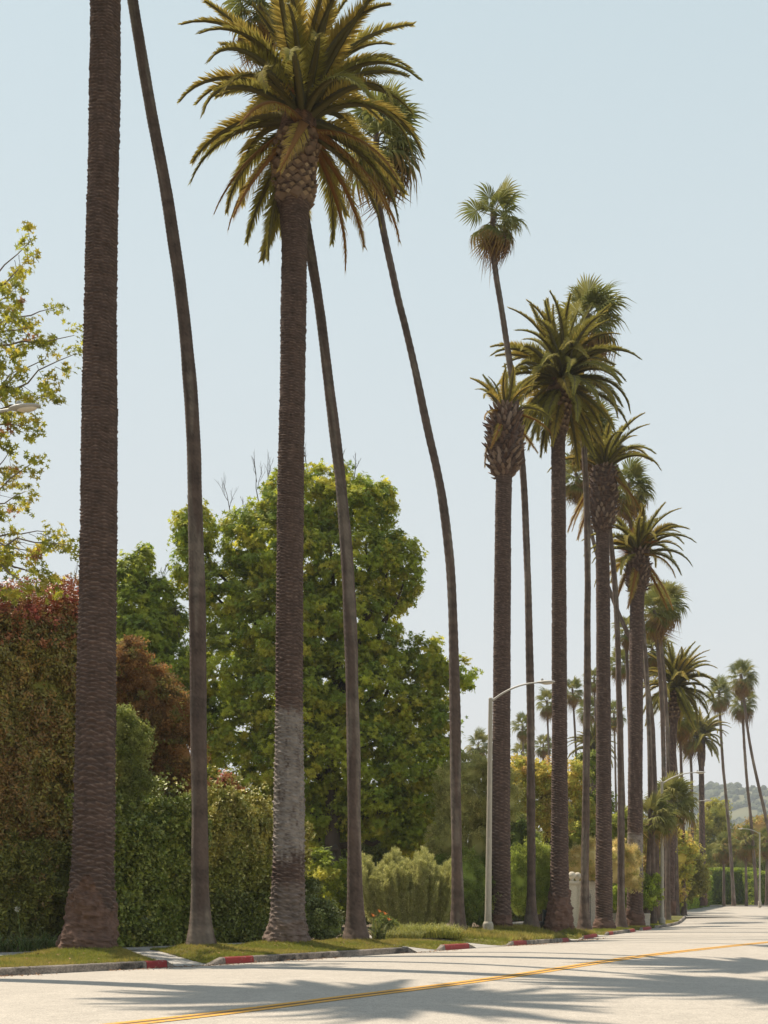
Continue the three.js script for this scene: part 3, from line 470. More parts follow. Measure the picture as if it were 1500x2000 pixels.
// young fan palms with short trunks
fanPalm({ d: 78, seed: 71, w: 9, R: 50, label: 'young fan palm with a short red brown trunk beside the second lamp post', path: [[1277, 1802], [1275, 1700], [1273, 1590]], segs: 16, dy: .1, leaves: 30, low: -30, dead: 2, wind: .5, flare: 1.4, taper: 1.2 });
fanPalm({ d: 86, seed: 72, w: 9, R: 56, label: 'young fan palm with a wide leafy crown behind the second lamp arm', path: [[1305, 1795], [1304, 1680], [1308, 1560]], segs: 16, dy: .1, leaves: 34, low: -35, dead: 2, wind: .6, flare: 1.3, taper: 1.2 });
[[168, 1413, 1650, 1414, 1764, 26], [166, 1456, 1638, 1458, 1764, 30], [172, 1498, 1640, 1497, 1764, 26]].forEach(([d, x, y, bx, by, R], i) => fanPalm({ d, seed: 80 + i, w: 5, R, label: 'short young fan palm in front of the far clipped hedge', group: 'young palms at the far hedge', path: [[bx, by], [(bx + x) / 2, (by + y) / 2], [x, y]], segs: 8, dy: .4, far: true, leaves: 34, low: -75, flare: 1.2 }));

// ---------------------------------------------------------------- foliage
function leafGeometry(w, fold = .25) { return geo([0, 0, 0, .5, fold * w, w, 1, -.06, 0, .5, fold * w, -w], [0, 1, 2, 0, 2, 3]); }
function sprayGeometry(n, len, w, r, sd) {
  const l = []; for (let k = 0; k < n; k++) { const g = leafGeometry(w); const m = new THREE.Matrix4().compose(V((hash(k, sd) - .5) * r, (hash(k, sd, 1) - .5) * r, (hash(k, sd, 2) - .5) * r), new THREE.Quaternion().setFromEuler(new THREE.Euler((hash(k, sd, 3) - .5) * 2.4, hash(k, sd, 4) * 6.28, (hash(k, sd, 5) - .35) * 1.8)), V(len, len, len)); g.applyMatrix4(m); l.push(g); }
  return mergeGeometries(l);
}
const starGeo = (() => { const p = [0, 0, 0], ix = [], n = 10; for (let k = 0; k <= n; k++) { const a = (k / n) * Math.PI * 2 * .86 + Math.PI * .14, odd = k % 2 === 0, r = odd ? (k === 0 || k === n ? .25 : .0) : 1; const rad = k % 2 ? (k === 1 || k === 9 ? .72 : 1) : .38; p.push(Math.cos(a - Math.PI) * -rad, -.18 * rad * rad, Math.sin(a) * rad); if (k) ix.push(0, k, k + 1); } return geo(p, ix); })();
const SPRAY = { small: sprayGeometry(9, .085, .3, .16, 1), broad: sprayGeometry(7, .13, .32, .2, 2), fine: sprayGeometry(10, .09, .16, .17, 3), long: sprayGeometry(6, .2, .16, .2, 4), star: starGeo };
const leafMat = leafy(rgb(2.1, 2.05, 1.5), { roughness: .93, transmission: .56 });
const leafMatGloss = leafy(rgb(1.9, 1.8, 1.45), { roughness: .5, transmission: .16, specularIntensity: 1 });
const pick = (pal, t = rnd()) => { let s = 0, k = 0; for (const p of pal) s += p[3] ?? 1; t *= s; while (k < pal.length - 1 && (t -= pal[k][3] ?? 1) > 0) k++; return pal[k]; };
// leaves in clumps through the outer layer of a set of ellipsoids [x, y, z, rx, ry, rz] (local to parent)
function leaves(name, parent, blobs, o) {
  const M = [], C = [], m = new THREE.Matrix4(), X = V(), Y = V(), Z = V(), area = blobs.map((b) => (b[3] * b[4] + b[4] * b[5] + b[3] * b[5])), tot = area.reduce((a, b) => a + b, 0);
  blobs.forEach((b, bi) => {
    const nc = Math.max(1, Math.round(o.clumps * area[bi] / tot));
    for (let c = 0; c < nc; c++) {
      let x, y, z; do { x = gauss(); y = gauss(); z = gauss(); } while (x * x + y * y + z * z < .02); const q = Math.hypot(x, y, z); x /= q; y /= q; z /= q;
      if (y < (o.bottom ?? -.75)) continue; if (z < -.4 && rnd() < .55) continue;
      const depth = mix(o.inner ?? .55, 1.04, rnd() ** .5), px = b[0] + x * b[3] * depth, py = b[1] + y * b[4] * depth, pz = b[2] + z * b[5] * depth;
      if (blobs.some((k, i) => i !== bi && ((px - k[0]) / k[3]) ** 2 + ((py - k[1]) / k[4]) ** 2 + ((pz - k[2]) / k[5]) ** 2 < .5)) continue;
      if (o.floor !== undefined && py < o.floor) continue;
      const pal = o.palette, base = pick(o.zone ? o.zone(px, py, pz) || pal : pal), cs = o.clump * rr(.7, 1.4), tone = rr(.82, 1.2);
      for (let k = 0; k < o.per; k++) {
        const lx = px + gauss() * cs, ly = py + gauss() * cs * .8, lz = pz + gauss() * cs;
        Y.set(x + gauss() * (o.messy ?? .9), y + (o.up ?? .5) + gauss() * (o.messy ?? .9), z + gauss() * (o.messy ?? .9)).normalize(); X.set(gauss(), gauss() - (o.hang ?? 0), gauss()).addScaledVector(Y, 0); X.addScaledVector(Y, -X.dot(Y)).normalize(); Z.crossVectors(X, Y);
        const s = o.size * rr(.7, 1.25); m.makeBasis(X, Y, Z); m.scale(V(s, s, s)); m.setPosition(lx, ly, lz); M.push(...m.elements);
        const j = tone * rr(.8, 1.22); C.push(base[0] * j, base[1] * j, base[2] * j);
      }
    }
  });
  return instanced(name, parent, o.geo, o.mat || leafMat, M, C);
}
function instanced(name, parent, g, mat, M, C) {
  const n = M.length / 16, im = new THREE.InstancedMesh(g, mat, n); im.instanceMatrix.array.set(M); im.instanceColor = new THREE.InstancedBufferAttribute(new Float32Array(C), 3);
  im.name = name; im.userData.kind = 'stuff'; shade(im); parent.add(im); return im;
}
function core(parent, blobs, k, col, name = 'twigs') {       // the dense twiggy inside of a shrub
  const l = blobs.map((b) => { const g = new THREE.IcosahedronGeometry(1, 2); const p = g.attributes.position; for (let i = 0; i < p.count; i++) { const w = k * (.85 + .3 * noise(p.getX(i) * 2.5 + b[0], p.getY(i) * 2.5 + b[1], p.getZ(i) * 2.5)); p.setXYZ(i, b[0] + p.getX(i) * b[3] * w, b[1] + p.getY(i) * b[4] * w, b[2] + p.getZ(i) * b[5] * w); } g.computeVertexNormals(); return g; });
  return part(name, merge(l), std(rgb(...col), 1), parent);
}
const bl = (base, d, list) => list.map(([x, y, rx, ry, dz = 0, rz]) => { const p = at(x, y, d + dz).sub(base), k = (d + dz) / F; return [p.x, p.y, p.z, rx * k, ry * k, rz ? rz : Math.min(rx, ry) * k * 1.05]; });
const barkBrown = std(rgb(.09, .065, .045), .95, { bumpMap: barkBump, bumpScale: .02 });
function limb(a, b, r0, r1, sd, n = 6) { const p = [], r = []; for (let i = 0; i <= n; i++) { const t = i / n, q = a.clone().lerp(b, t), w = Math.sin(t * Math.PI) * a.distanceTo(b) * .09; q.x += (hash(sd, i) - .5) * w; q.y += (hash(sd, i, 2) - .3) * w; q.z += (hash(sd, i, 4) - .5) * w; p.push(q); r.push(mix(r0, r1, t)); } return tube(p, r, 7); }
function trunkAndLimbs(g, blobs, foot, fork, r, mat) {
  const l = [limb(V(foot[0], -.2, foot[2]), V(...fork), r, r * .75, 91)];
  blobs.forEach((b, i) => { const e = V(b[0], b[1], b[2]), st = V(foot[0], 0, foot[2]).lerp(V(...fork), clamp((e.y - 1) / Math.max(1, fork[1]), .5, 1)); if (e.y > fork[1]) st.set(...fork); l.push(limb(st, e, r * .42, r * .1, 100 + i)); });
  part('trunk', merge(l), mat, g);
}
function bareTwigs(g, p, h, sd) {
  const l = []; const grow = (a, dir, len, r, lev) => { const b = a.clone().addScaledVector(dir, len); l.push(tube([a, a.clone().lerp(b, .5).add(V((hash(sd, lev, l.length) - .5) * len * .1, 0, 0)), b], [r, r * .8, r * .5], 4, false)); if (lev < 3) for (let k = 0; k < 3; k++) { const q = dir.clone().add(V((hash(sd, k, lev + l.length) - .5) * 1.1, .15, (hash(sd, k + 9, lev + l.length) - .5) * 1.1)).normalize(); grow(a.clone().lerp(b, .45 + .27 * k), q, len * rr(.45, .65), r * .6, lev + 1); } };
  grow(p, V((hash(sd, 1) - .5) * .4, 1, 0).normalize(), h, .022, 0); part('bare_twig', merge(l), std(rgb(.1, .08, .07), .95), g);
}

// the big sweetgum and its neighbour
{
  const d = 58, base = at(655, 1805, d); base.y = walkY(d) - .1;
  const g = thing('sweetgum_tree', 'huge spreading green tree with star leaves behind the fan palm trunks', 'tree', base);
  const B = bl(base, d, [[575, 985, 75, 70], [690, 1000, 80, 70], [640, 950, 75, 45], [740, 985, 35, 45], [500, 1060, 70, 70], [575, 1090, 110, 100], [690, 1110, 100, 100], [765, 1085, 50, 45, -1], [795, 1120, 30, 45, -1], [380, 1030, 42, 55], [375, 1110, 38, 60], [455, 1180, 75, 90], [560, 1230, 115, 110], [690, 1230, 100, 100], [770, 1170, 40, 30], [440, 1310, 80, 90], [560, 1370, 110, 110], [690, 1350, 110, 100], [765, 1290, 60, 45], [830, 1285, 38, 45], [895, 1320, 38, 34], [845, 1335, 40, 30], [780, 1400, 90, 70], [850, 1410, 45, 50], [700, 1470, 110, 90], [810, 1490, 75, 75], [560, 1490, 100, 90], [450, 1430, 70, 90], [740, 1580, 90, 70], [820, 1570, 45, 60], [620, 1600, 70, 70, 1], [500, 1560, 90, 60, 1], [800, 1640, 55, 40], [860, 1470, 40, 60], [840, 1540, 45, 50], [660, 1560, 70, 60, 1], [560, 1620, 80, 60, 1], [640, 1720, 40, 60, -6], [655, 1770, 35, 30, -6]]);
  trunkAndLimbs(g, B, [0, 0, 0], [at(650, 1480, d).x - base.x, at(650, 1480, d).y - base.y, 0], .38, barkBrown);
  leaves('crown', g, B, { geo: SPRAY.star, clumps: 6200, per: 32, clump: .24, size: .15, inner: .35, palette: [[.165, .195, .027, 3], [.215, .23, .033, 3], [.12, .16, .027, 1.5], [.26, .245, .042, 1.6]], up: .5, messy: .95, hang: .5, bottom: -.9 });
  for (const [x, y, h, s] of [[452, 1015, 1.5, 1], [505, 980, 1.6, 2], [525, 960, 1.2, 3], [470, 1030, 1.0, 4], [600, 915, .9, 5], [665, 920, 1.1, 6], [692, 935, .8, 7], [370, 1000, .6, 8]]) { const p = at(x, y, d).sub(base); bareTwigs(g, p, h * .75, s); }
}
{
  const d = 58, base = at(290, 1808, d); base.y = walkY(d) - .1;
  const g = thing('sweetgum_tree', 'smaller bright green tree with star leaves rising over the red brown shrubs', 'tree', base);
  const B = bl(base, d, [[282, 1105, 26, 38], [250, 1135, 30, 50], [262, 1190, 45, 55], [310, 1170, 32, 45], [290, 1250, 60, 60], [345, 1220, 22, 40], [340, 1320, 60, 60], [270, 1340, 60, 60], [360, 1400, 55, 60], [240, 1260, 40, 60]]);
  trunkAndLimbs(g, B, [0, 0, 0], [0, 6, 0], .25, barkBrown);
  leaves('crown', g, B, { geo: SPRAY.star, clumps: 1250, per: 28, clump: .22, size: .145, inner: .35, palette: [[.155, .19, .027, 3], [.205, .225, .034, 2.5], [.12, .16, .026, 1]], messy: .75, hang: .4, bottom: -.9 });
  bareTwigs(g, at(350, 1245, d - .5).sub(base), .8, 21); bareTwigs(g, at(322, 1150, d).sub(base), .7, 22); bareTwigs(g, at(150, 1225, d).sub(base), 1.5, 23); bareTwigs(g, at(140, 1190, d).sub(base), 1.0, 24);
}
// sycamore reaching in beside the first trunk
{
  const d = 34, base = at(-190, 1835, d); base.y = walkY(d) - .05;
  const g = thing('sycamore_tree', 'open sycamore with thin crooked branches and yellow green leaves beside the thickest palm trunk', 'tree', base);
  const ends = [[60, 470], [30, 560], [60, 500], [110, 600], [145, 655], [150, 690], [90, 700], [60, 640], [20, 620], [40, 720], [100, 770], [10, 780], [60, 830], [20, 880], [70, 900], [50, 960], [10, 1000], [100, 1040], [140, 1065], [70, 1080], [30, 1110], [110, 1135], [60, 1150], [20, 1160], [0, 720], [-60, 560], [-90, 700], [-50, 850], [-80, 1000], [-130, 620], [-160, 800], [-200, 560], [-200, 950]];
  const twigs = [], B = [], fork = [[-120, 1050], [-110, 850], [-130, 700]], l = [limb(V(0, -.2, 0), at(-150, 1250, d).sub(base), .3, .22, 5)];
  let prev = at(-150, 1250, d).sub(base);
  fork.forEach(([x, y], i) => { const q = at(x, y, d).sub(base); l.push(limb(prev, q, .2 - i * .05, .15 - i * .05, 40 + i)); prev = q; });
  ends.forEach(([x, y], i) => {
    const dz = (hash(i, 77) - .5) * 3, e = at(x, y, d + dz).sub(base), f0 = fork.reduce((a, b) => Math.abs(b[1] - y - 90) < Math.abs(a[1] - y - 90) ? b : a), a = at(f0[0], f0[1], d).sub(base), dir = e.clone().sub(a), n = dir.length(); l.push(limb(a, e, .045, .008, 60 + i, 8));
    for (let k = 0; k < 6; k++) { const t = .45 + .55 * rnd(), q = a.clone().lerp(e, t), w = q.clone().add(V(rr(-.1, .6), rr(-.5, .25), rr(-.4, .4))); twigs.push(limb(q, w, .008, .003, i * 9 + k, 4)); B.push([w.x, w.y, w.z, .2, .17, .2]); }
    B.push([e.x, e.y, e.z, .28, .22, .28]);
  });
  part('trunk', merge(l), std(rgb(.2, .16, .13), .9), g); part('twig', merge(twigs), std(rgb(.11, .085, .07), .9), g);
  leaves('crown', g, B, { geo: SPRAY.star, clumps: 760, per: 9, clump: .13, size: .10, inner: .1, palette: [[.2, .195, .03, 3], [.14, .15, .028, 2], [.25, .21, .04, 1.5], [.2, .1, .055, .2]], up: .3, messy: .9, hang: .9, bottom: -1 });
}
// clipped and loose hedges; a hedge is a run along the kerb [px0, px1, n0, n1, top(px) in metres]
function hedge(name, label, category, px0, px1, n0, n1, top, o) {
  const s0 = sAt(px0, n0), s1 = sAt(px1, n0), foot = off((s0 + s1) / 2, (n0 + n1) / 2); foot.y = walkY(-foot.z) - .05;
  const g = thing(name, label, category, foot), M = [], C = [], m = new THREE.Matrix4(), X = V(), Y = V(), Z = V();
  const L = s1 - s0, hp = (s) => { const p = off(s, n0); return top(pxOf(p), -p.z); };
  const area = L * hp((s0 + s1) / 2), n = Math.round(area * o.density);
  for (let k = 0; k < n; k++) {
    const s = mix(s0, s1, rnd()), T = hp(s), face = rnd(), K = kAt(s), wob = fbm(s * .9, 1.3 + T * .3) - .5; let nn, y, N;
    if (face < .74) { y = rnd() * T; const bulge = (fbm(s * 1.4, y * 1.4, o.seed) - .5) * (o.lump ?? .5); nn = n0 - bulge + rnd() ** 2 * .28; N = K.n.clone().multiplyScalar(-1); if (fbm(s * 3.3, y * 3.3, o.seed + 5, 2) < (o.holes ?? .3)) nn += .22; }
    else { y = T + (fbm(s * 2, 3, o.seed) - .5) * (o.ragged ?? .5) - rnd() ** 2 * .3; nn = mix(n0, n1, rnd()); N = V(0, 1, 0); if (rnd() < (o.spikes ?? .12)) y += rnd() ** 2 * .9; }
    const p = K.p.clone().addScaledVector(K.n, nn); p.y = walkY(-p.z) + y; p.sub(foot);
    Y.copy(N).add(V(gauss() * .8, gauss() * .8 + .35, gauss() * .8)).normalize(); X.set(gauss(), gauss(), gauss()).addScaledVector(Y, -1e-3); X.addScaledVector(Y, -X.dot(Y)).normalize(); Z.crossVectors(X, Y);
    const sc = (o.size ?? 1) * rr(.7, 1.3); m.makeBasis(X, Y, Z); m.scale(V(sc, sc, sc)); m.setPosition(p); M.push(...m.elements);
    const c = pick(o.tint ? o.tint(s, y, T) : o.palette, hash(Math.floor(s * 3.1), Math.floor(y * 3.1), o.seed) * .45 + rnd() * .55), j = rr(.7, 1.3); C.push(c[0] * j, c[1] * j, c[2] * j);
  }
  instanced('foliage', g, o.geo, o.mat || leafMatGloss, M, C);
  const nb = Math.ceil(L / .5); part('twigs', (() => { // the twiggy inside
    const P = [], I = []; for (let j = 0; j <= nb; j++) { const s = mix(s0 + .15, s1 - .15, j / nb), T = hp(s) - .35; for (const [q, y] of [[n0 + .32, -.1], [n0 + .3, T], [n1 - .3, T], [n1 - .3, -.1]]) { const p = off(s, q); P.push(p.x - foot.x, walkY(-p.z) + y - foot.y, p.z - foot.z); } }
    for (let j = 0; j < nb; j++) for (let i = 0; i < 3; i++) { const a = j * 4 + i, b = a + 1, d = a + 4, e = d + 1; I.push(a, b, e, a, e, d); } for (const j of [0, nb]) { const a = j * 4; I.push(a, a + 1, a + 2, a, a + 2, a + 3); } return geo(P, I).toNonIndexed();
  })(), std(rgb(...(o.palette ? o.palette[0] : [.14, .14, .03]).slice(0, 3).map((x) => x * 1.8)), 1), g).geometry.computeVertexNormals();
  return g;
}
hedge('tall_hedge', 'very tall dark hedge with rust tinted foliage and pink red growing tips on top', 'hedge', -200, 212, 8.6, 10.4, (px, d) => (HY - 1196) * d / F + EYE - walkY(d) + .15 * Math.sin(px * .05), {
  geo: SPRAY.small, density: 560, size: 1.1, seed: 3, lump: 1.0, spikes: .4, ragged: 1.1, holes: .4,
  tint: (s, y, T) => { const r = fbm(s * .8, y * .8, 4); return y > T - .15 ? [[.3, .09, .085, 2], [.23, .115, .06, 2], [.15, .13, .035, 1.2]] : y > T - .9 ? [[.24, .1, .045, 2], [.12, .11, .03, 2], [.2, .13, .04, 1]] : y < 2.6 + 2 * (r - .5) ? [[.12, .13, .028, 3], [.17, .165, .035, 2], [.18, .12, .04, .8]] : r > .52 ? [[.18, .105, .033, 3], [.14, .12, .03, 2.5], [.22, .11, .04, .8]] : [[.15, .135, .03, 3], [.2, .13, .035, 1.5], [.22, .19, .045, .9]]; } });
hedge('garden_hedge', 'leafy dark green hedge behind the pavement between the two thick palm trunks', 'hedge', 205, 400, 5.6, 7.2, (px) => 3.4 + .5 * Math.sin(px * .035 + 1) + .3 * Math.sin(px * .09), { geo: SPRAY.broad, density: 400, size: .82, seed: 9, lump: 1.0, ragged: .9, holes: .4, palette: [[.11, .14, .026, 3], [.16, .18, .038, 2], [.08, .1, .02, 1.5], [.24, .23, .06, .6]] });
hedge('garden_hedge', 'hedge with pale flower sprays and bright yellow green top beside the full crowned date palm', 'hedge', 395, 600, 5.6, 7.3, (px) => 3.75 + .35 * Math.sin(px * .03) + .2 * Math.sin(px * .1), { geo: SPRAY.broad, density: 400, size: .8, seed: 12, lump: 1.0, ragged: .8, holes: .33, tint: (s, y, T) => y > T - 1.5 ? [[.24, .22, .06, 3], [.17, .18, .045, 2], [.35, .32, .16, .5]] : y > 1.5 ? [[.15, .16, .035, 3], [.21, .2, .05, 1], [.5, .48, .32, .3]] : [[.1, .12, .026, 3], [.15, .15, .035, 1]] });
function shrub(name, label, category, d, footPx, list, o, footY) {
  const base = at(footPx[0], footPx[1], d); base.y = footY ?? walkY(d) - .05;
  const g = thing(name, label, category, base, o.group), B = bl(base, d, list);
  if (o.core !== 0) core(g, B, o.core ?? .7, [o.palette[0][0] * 2, o.palette[0][1] * 1.95, o.palette[0][2] * 1.5]);
  if (o.stem) { const l = B.map((b, i) => limb(V((hash(i, 8) - .5) * .3, -.2, 0), V(b[0], b[1], b[2]), o.stem, o.stem * .3, i + 300)); part('trunk', merge(l), barkBrown, g); }
  leaves('foliage', g, B, { geo: SPRAY.small, clump: .16, per: 14, size: 1, inner: .7, floor: -.1, ...o });
  return g;
}
shrub('copper_shrub', 'copper brown shrub mass rising over the garden hedge', 'shrub', 42.5, [300, 1830], [[300, 1350, 45, 45], [260, 1300, 35, 50], [330, 1400, 55, 60], [285, 1440, 60, 70], [345, 1480, 50, 70], [300, 1540, 75, 70], [235, 1400, 35, 80], [360, 1560, 50, 60]], { clumps: 1150, palette: [[.17, .09, .04, 3], [.13, .085, .035, 2], [.2, .115, .05, 1], [.13, .12, .04, 1.3]], size: .95, stem: .06, core: .55 });
shrub('silver_shrub', 'pale olive green shrub beside the thickest palm trunk, before the copper shrubs', 'shrub', 40.5, [240, 1830], [[235, 1420, 30, 40], [265, 1450, 28, 40], [240, 1490, 40, 45], [270, 1540, 35, 40], [245, 1600, 50, 60], [300, 1610, 35, 40]], { clumps: 480, palette: [[.2, .21, .085, 3], [.15, .165, .05, 2], [.11, .13, .035, 1]], size: .95, core: .55 });
shrub('red_tipped_shrub', 'small shrub with pink red leaf tips above the pale flowered hedge', 'shrub', 43, [440, 1830], [[445, 1545, 22, 28], [420, 1560, 20, 25], [455, 1580, 25, 30]], { clumps: 90, palette: [[.24, .085, .07, 2], [.22, .12, .05, 2], [.13, .14, .035, 1.5]], core: .6, stem: .03 });
shrub('dark_shrub', 'dark glossy shrub dotted with small white flowers by the full crowned date palm', 'shrub', 41, [620, 1835], [[618, 1800, 38, 45], [600, 1780, 30, 60], [650, 1810, 25, 30]], { clumps: 170, palette: [[.08, .1, .026, 5], [.11, .125, .035, 2], [.6, .6, .55, .14]], mat: leafMatGloss });
// soft willowy bush: upright wands with fine leaves
function wands(name, label, category, d, footPx, x0, x1, top, n, pal, group, wide = 1.4, lean = .25) {
  const base = at(footPx[0], footPx[1], d); base.y = walkY(d) - .03; const g = thing(name, label, category, base, group), M = [], C = [], m = new THREE.Matrix4(), st = [], X = V(), Y = V(), Z = V();
  for (let i = 0; i < n; i++) {
    const px = mix(x0, x1, rnd()), dz = rr(-wide / 2, wide / 2), p = at(px, footPx[1], d + dz).sub(base); p.y = 0; const c = (px - (x0 + x1) / 2) / ((x1 - x0) / 2), hgt = (at(px, top(px), d).y - base.y) * rr(.6, 1.1) * Math.sqrt(1 - .35 * (2 * dz / wide) ** 2);
    const e = V(p.x * 1.02 + c * lean * hgt * .5 + gauss() * .12, hgt, p.z + gauss() * .15); p.x *= .7; if (i % 4 === 0) st.push(tube([p, p.clone().lerp(e, .5), e], [.008, .006, .003], 3, false));
    const k = Math.round(hgt * 30); for (let j = 0; j < k; j++) { const t = mix(.1, 1, Math.sqrt(rnd())), q = p.clone().lerp(e, t); q.x += c * .15 * Math.sin(t * 3); Y.set(gauss(), .4, gauss()).normalize(); X.set(gauss() * .7 + c * .3, 1, gauss() * .7).normalize(); X.addScaledVector(Y, -X.dot(Y)).normalize(); Z.crossVectors(X, Y); const s = rr(.38, .7); m.makeBasis(X, Y, Z); m.scale(V(s * 1.5, s, s)); m.setPosition(q.x + gauss() * .03, q.y, q.z + gauss() * .04); M.push(...m.elements); const cc = pick(pal), w = rr(.75, 1.25); C.push(cc[0] * w, cc[1] * w, cc[2] * w); }
  }
  part('stems', merge(st), std(rgb(.16, .14, .07), .9), g); instanced('foliage', g, SPRAY.fine, leafMat, M, C); return g;
}
wands('willowy_bush', 'soft feathery grey green bush of upright wands behind the lawn', 'bush', 49, [795, 1812], 714, 882, (x) => 1680 + 14 * Math.sin(x * .12) + 30 * Math.abs((x - 790) / 95) ** 3, 1300, [[.24, .24, .12, 3], [.2, .205, .085, 2], [.32, .31, .19, 1.2]], undefined, 2.4, .12);
shrub('boxwood_ball', 'small clipped dark round shrub in front of the feathery bush', 'shrub', 44, [752, 1825], [[752, 1812, 17, 17]], { clumps: 90, per: 10, palette: [[.09, .11, .03, 3], [.12, .13, .04, 1]], size: .7, core: .85 });
// strappy tussocks
function tussock(name, label, category, base, n, len, spread, col, o = {}) {
  const g = thing(name, label, category, base, o.group), P = [], C = [], I = [];
  for (let k = 0; k < n; k++) {
    const a = rnd() * 6.283, r0 = Math.sqrt(rnd()) * spread, L = len * rr(.6, 1.15), e = rr(.9, 1.45), w = (o.w || .018) * rr(.7, 1.2), ox = Math.cos(a * 3.1 + k) * r0 * (o.sx || 1), oz = Math.sin(a * 3.1 + k) * r0, dx = Math.cos(a), dz = Math.sin(a), q = col[Math.floor(rnd() * col.length)], t = rr(.75, 1.25); let x = ox, y = 0, z = oz, el = e, b = P.length / 3;
    for (let j = 0; j <= 4; j++) { const ww = w * (1 - (j / 4) ** 2); P.push(x - dz * ww, y, z + dx * ww, x + dz * ww, y, z - dx * ww); C.push(q[0] * t, q[1] * t, q[2] * t, q[0] * t, q[1] * t, q[2] * t); x += dx * Math.cos(el) * L / 4; z += dz * Math.cos(el) * L / 4; y += Math.sin(el) * L / 4; el -= (o.arch ?? .45) * rr(.7, 1.2); if (j < 4) { const v = b + j * 2; I.push(v, v + 1, v + 3, v, v + 3, v + 2); } }
  }
  part(o.part || 'blades', geo(P, I, C), leafy(0xffffff, { vertexColors: true, roughness: .9, transmission: .45 }), g); return g;
}
const onGround = (px, n) => { const p = off(sAt(px, n), n); p.y = (n > WALK0 ? walkY(-p.z) : lawnY(n, -p.z)); return p; };
for (const [px, n] of [[-20, 5.5], [22, 5.45], [60, 5.5], [98, 5.5]]) {
  const g = tussock('agapanthus', 'strappy green agapanthus clump at the foot of the tall hedge', 'plant', onGround(px, n), 70, .75, .3, [[.11, .16, .035], [.15, .2, .05], [.2, .22, .07]], { group: 'agapanthus at the tall hedge', w: .016 });
  if (px > 20 && px < 80) for (let k = 0; k < 1; k++) { const h = rr(.95, 1.2), x = rr(-.2, .2), l = []; part('flower_stalk', tube([V(x, 0, .1), V(x * 1.3, h * .6, .15), V(x * 1.5, h, .2)], [.01, .008, .006], 5), std(rgb(.15, .2, .06), .7), g); for (let q = 0; q < 30; q++) { const d = V(gauss(), gauss() + .2, gauss()).normalize(), b = leafGeometry(.3).applyMatrix4(new THREE.Matrix4().compose(V(x * 1.5, h, .2), new THREE.Quaternion().setFromUnitVectors(V(1, 0, 0), d), V(.085, .085, .085))); l.push(b); } part('flower_head', mergeGeometries(l), leafy(rgb(.7, .68, .58), { roughness: .8 }), g); }
}
tussock('grass_tussock', 'bright yellow green ornamental grass mound before the feathery bush', 'ornamental grass', at(835, 1828, 43.5).setY(walkY(43.5)), 1700, .8, .66, [[.34, .34, .06], [.42, .39, .08], [.26, .28, .05]], { sx: 1.6, w: .008, arch: .5 });
tussock('grass_tussock', 'low golden green grass mound beside the bird of paradise plant', 'ornamental grass', at(785, 1829, 42.5).setY(walkY(42.5)), 700, .5, .45, [[.32, .3, .07], [.24, .25, .06]], { sx: 1.5, w: .008 });
{
  const b = at(738, 1829, 41.5).setY(walkY(41.5)), g = tussock('bird_of_paradise', 'bird of paradise plant with orange flowers beside the bowed fan palm', 'plant', b, 34, .75, .2, [[.11, .125, .035], [.16, .16, .05]], { w: .04, arch: .22 });
  for (const [x, h] of [[-.15, .72], [.05, .85], [.22, .78], [.34, .6]]) { const l = []; for (let k = 0; k < 4; k++) l.push(leafGeometry(.22).applyMatrix4(new THREE.Matrix4().compose(V(x, h, .1), new THREE.Quaternion().setFromEuler(new THREE.Euler(0, k * 1.3, .5 + k * .25)), V(.13, .13, .13)))); const f = part('flower', mergeGeometries(l), leafy(rgb(.65, .22, .05)), g); part('flower_stalk', tube([V(x * .6, 0, 0), V(x, h, .1)], [.009, .007], 5), std(rgb(.14, .16, .05), .7), g); }
}
// trees and hedges further along
const grey = [[.24, .235, .115, 3], [.19, .19, .08, 2], [.3, .28, .15, 1.2]];
shrub('olive_tree', 'tall grey green olive tree behind the first visible lamp post', 'tree', 54, [905, 1815], [[880, 1530, 30, 40], [920, 1510, 38, 35], [960, 1520, 30, 35], [905, 1570, 50, 55], [955, 1580, 40, 50], [885, 1640, 45, 60], [940, 1650, 45, 60], [990, 1560, 25, 60]], { clumps: 850, palette: grey, geo: SPRAY.fine, core: .62, stem: .12, clump: .18 });
const podo = [[.11, .14, .033, 3], [.14, .165, .043, 2], [.19, .2, .055, .6]];
shrub('podocarpus_hedge', 'tall soft dark green hedge behind the lamp post foot', 'hedge', 51.5, [900, 1815], [[870, 1740, 30, 75, 2], [905, 1735, 32, 80, .5], [935, 1745, 30, 75, 1], [965, 1740, 30, 80, 2]], { clumps: 560, palette: podo, geo: SPRAY.fine, core: .8, messy: 1 });
shrub('podocarpus_hedge', 'feathery bright green column hedge between the date palm trunks by the low wall', 'hedge', 58.5, [1040, 1812], [[1012, 1730, 22, 75], [1045, 1720, 28, 80, .5], [1070, 1725, 25, 75, 1]], { clumps: 480, palette: [[.15, .18, .04, 3], [.2, .22, .06, 2], [.11, .14, .03, 1]], geo: SPRAY.fine, core: .8, messy: 1 });
const gold = [[.3, .25, .07, 3], [.24, .235, .06, 2.5], [.31, .215, .095, .7], [.19, .2, .055, 1.3]];
shrub('golden_tree', 'golden olive garden tree seen between the palm trunks above the column hedge', 'tree', 74, [1060, 1800], [[1020, 1520, 35, 40], [1060, 1530, 40, 45], [1030, 1590, 50, 50], [1075, 1600, 40, 50], [1110, 1530, 35, 45, 3], [1120, 1600, 45, 50, 3]], { clumps: 780, per: 13, palette: gold, geo: SPRAY.broad, core: .55, stem: .14, clump: .22 });
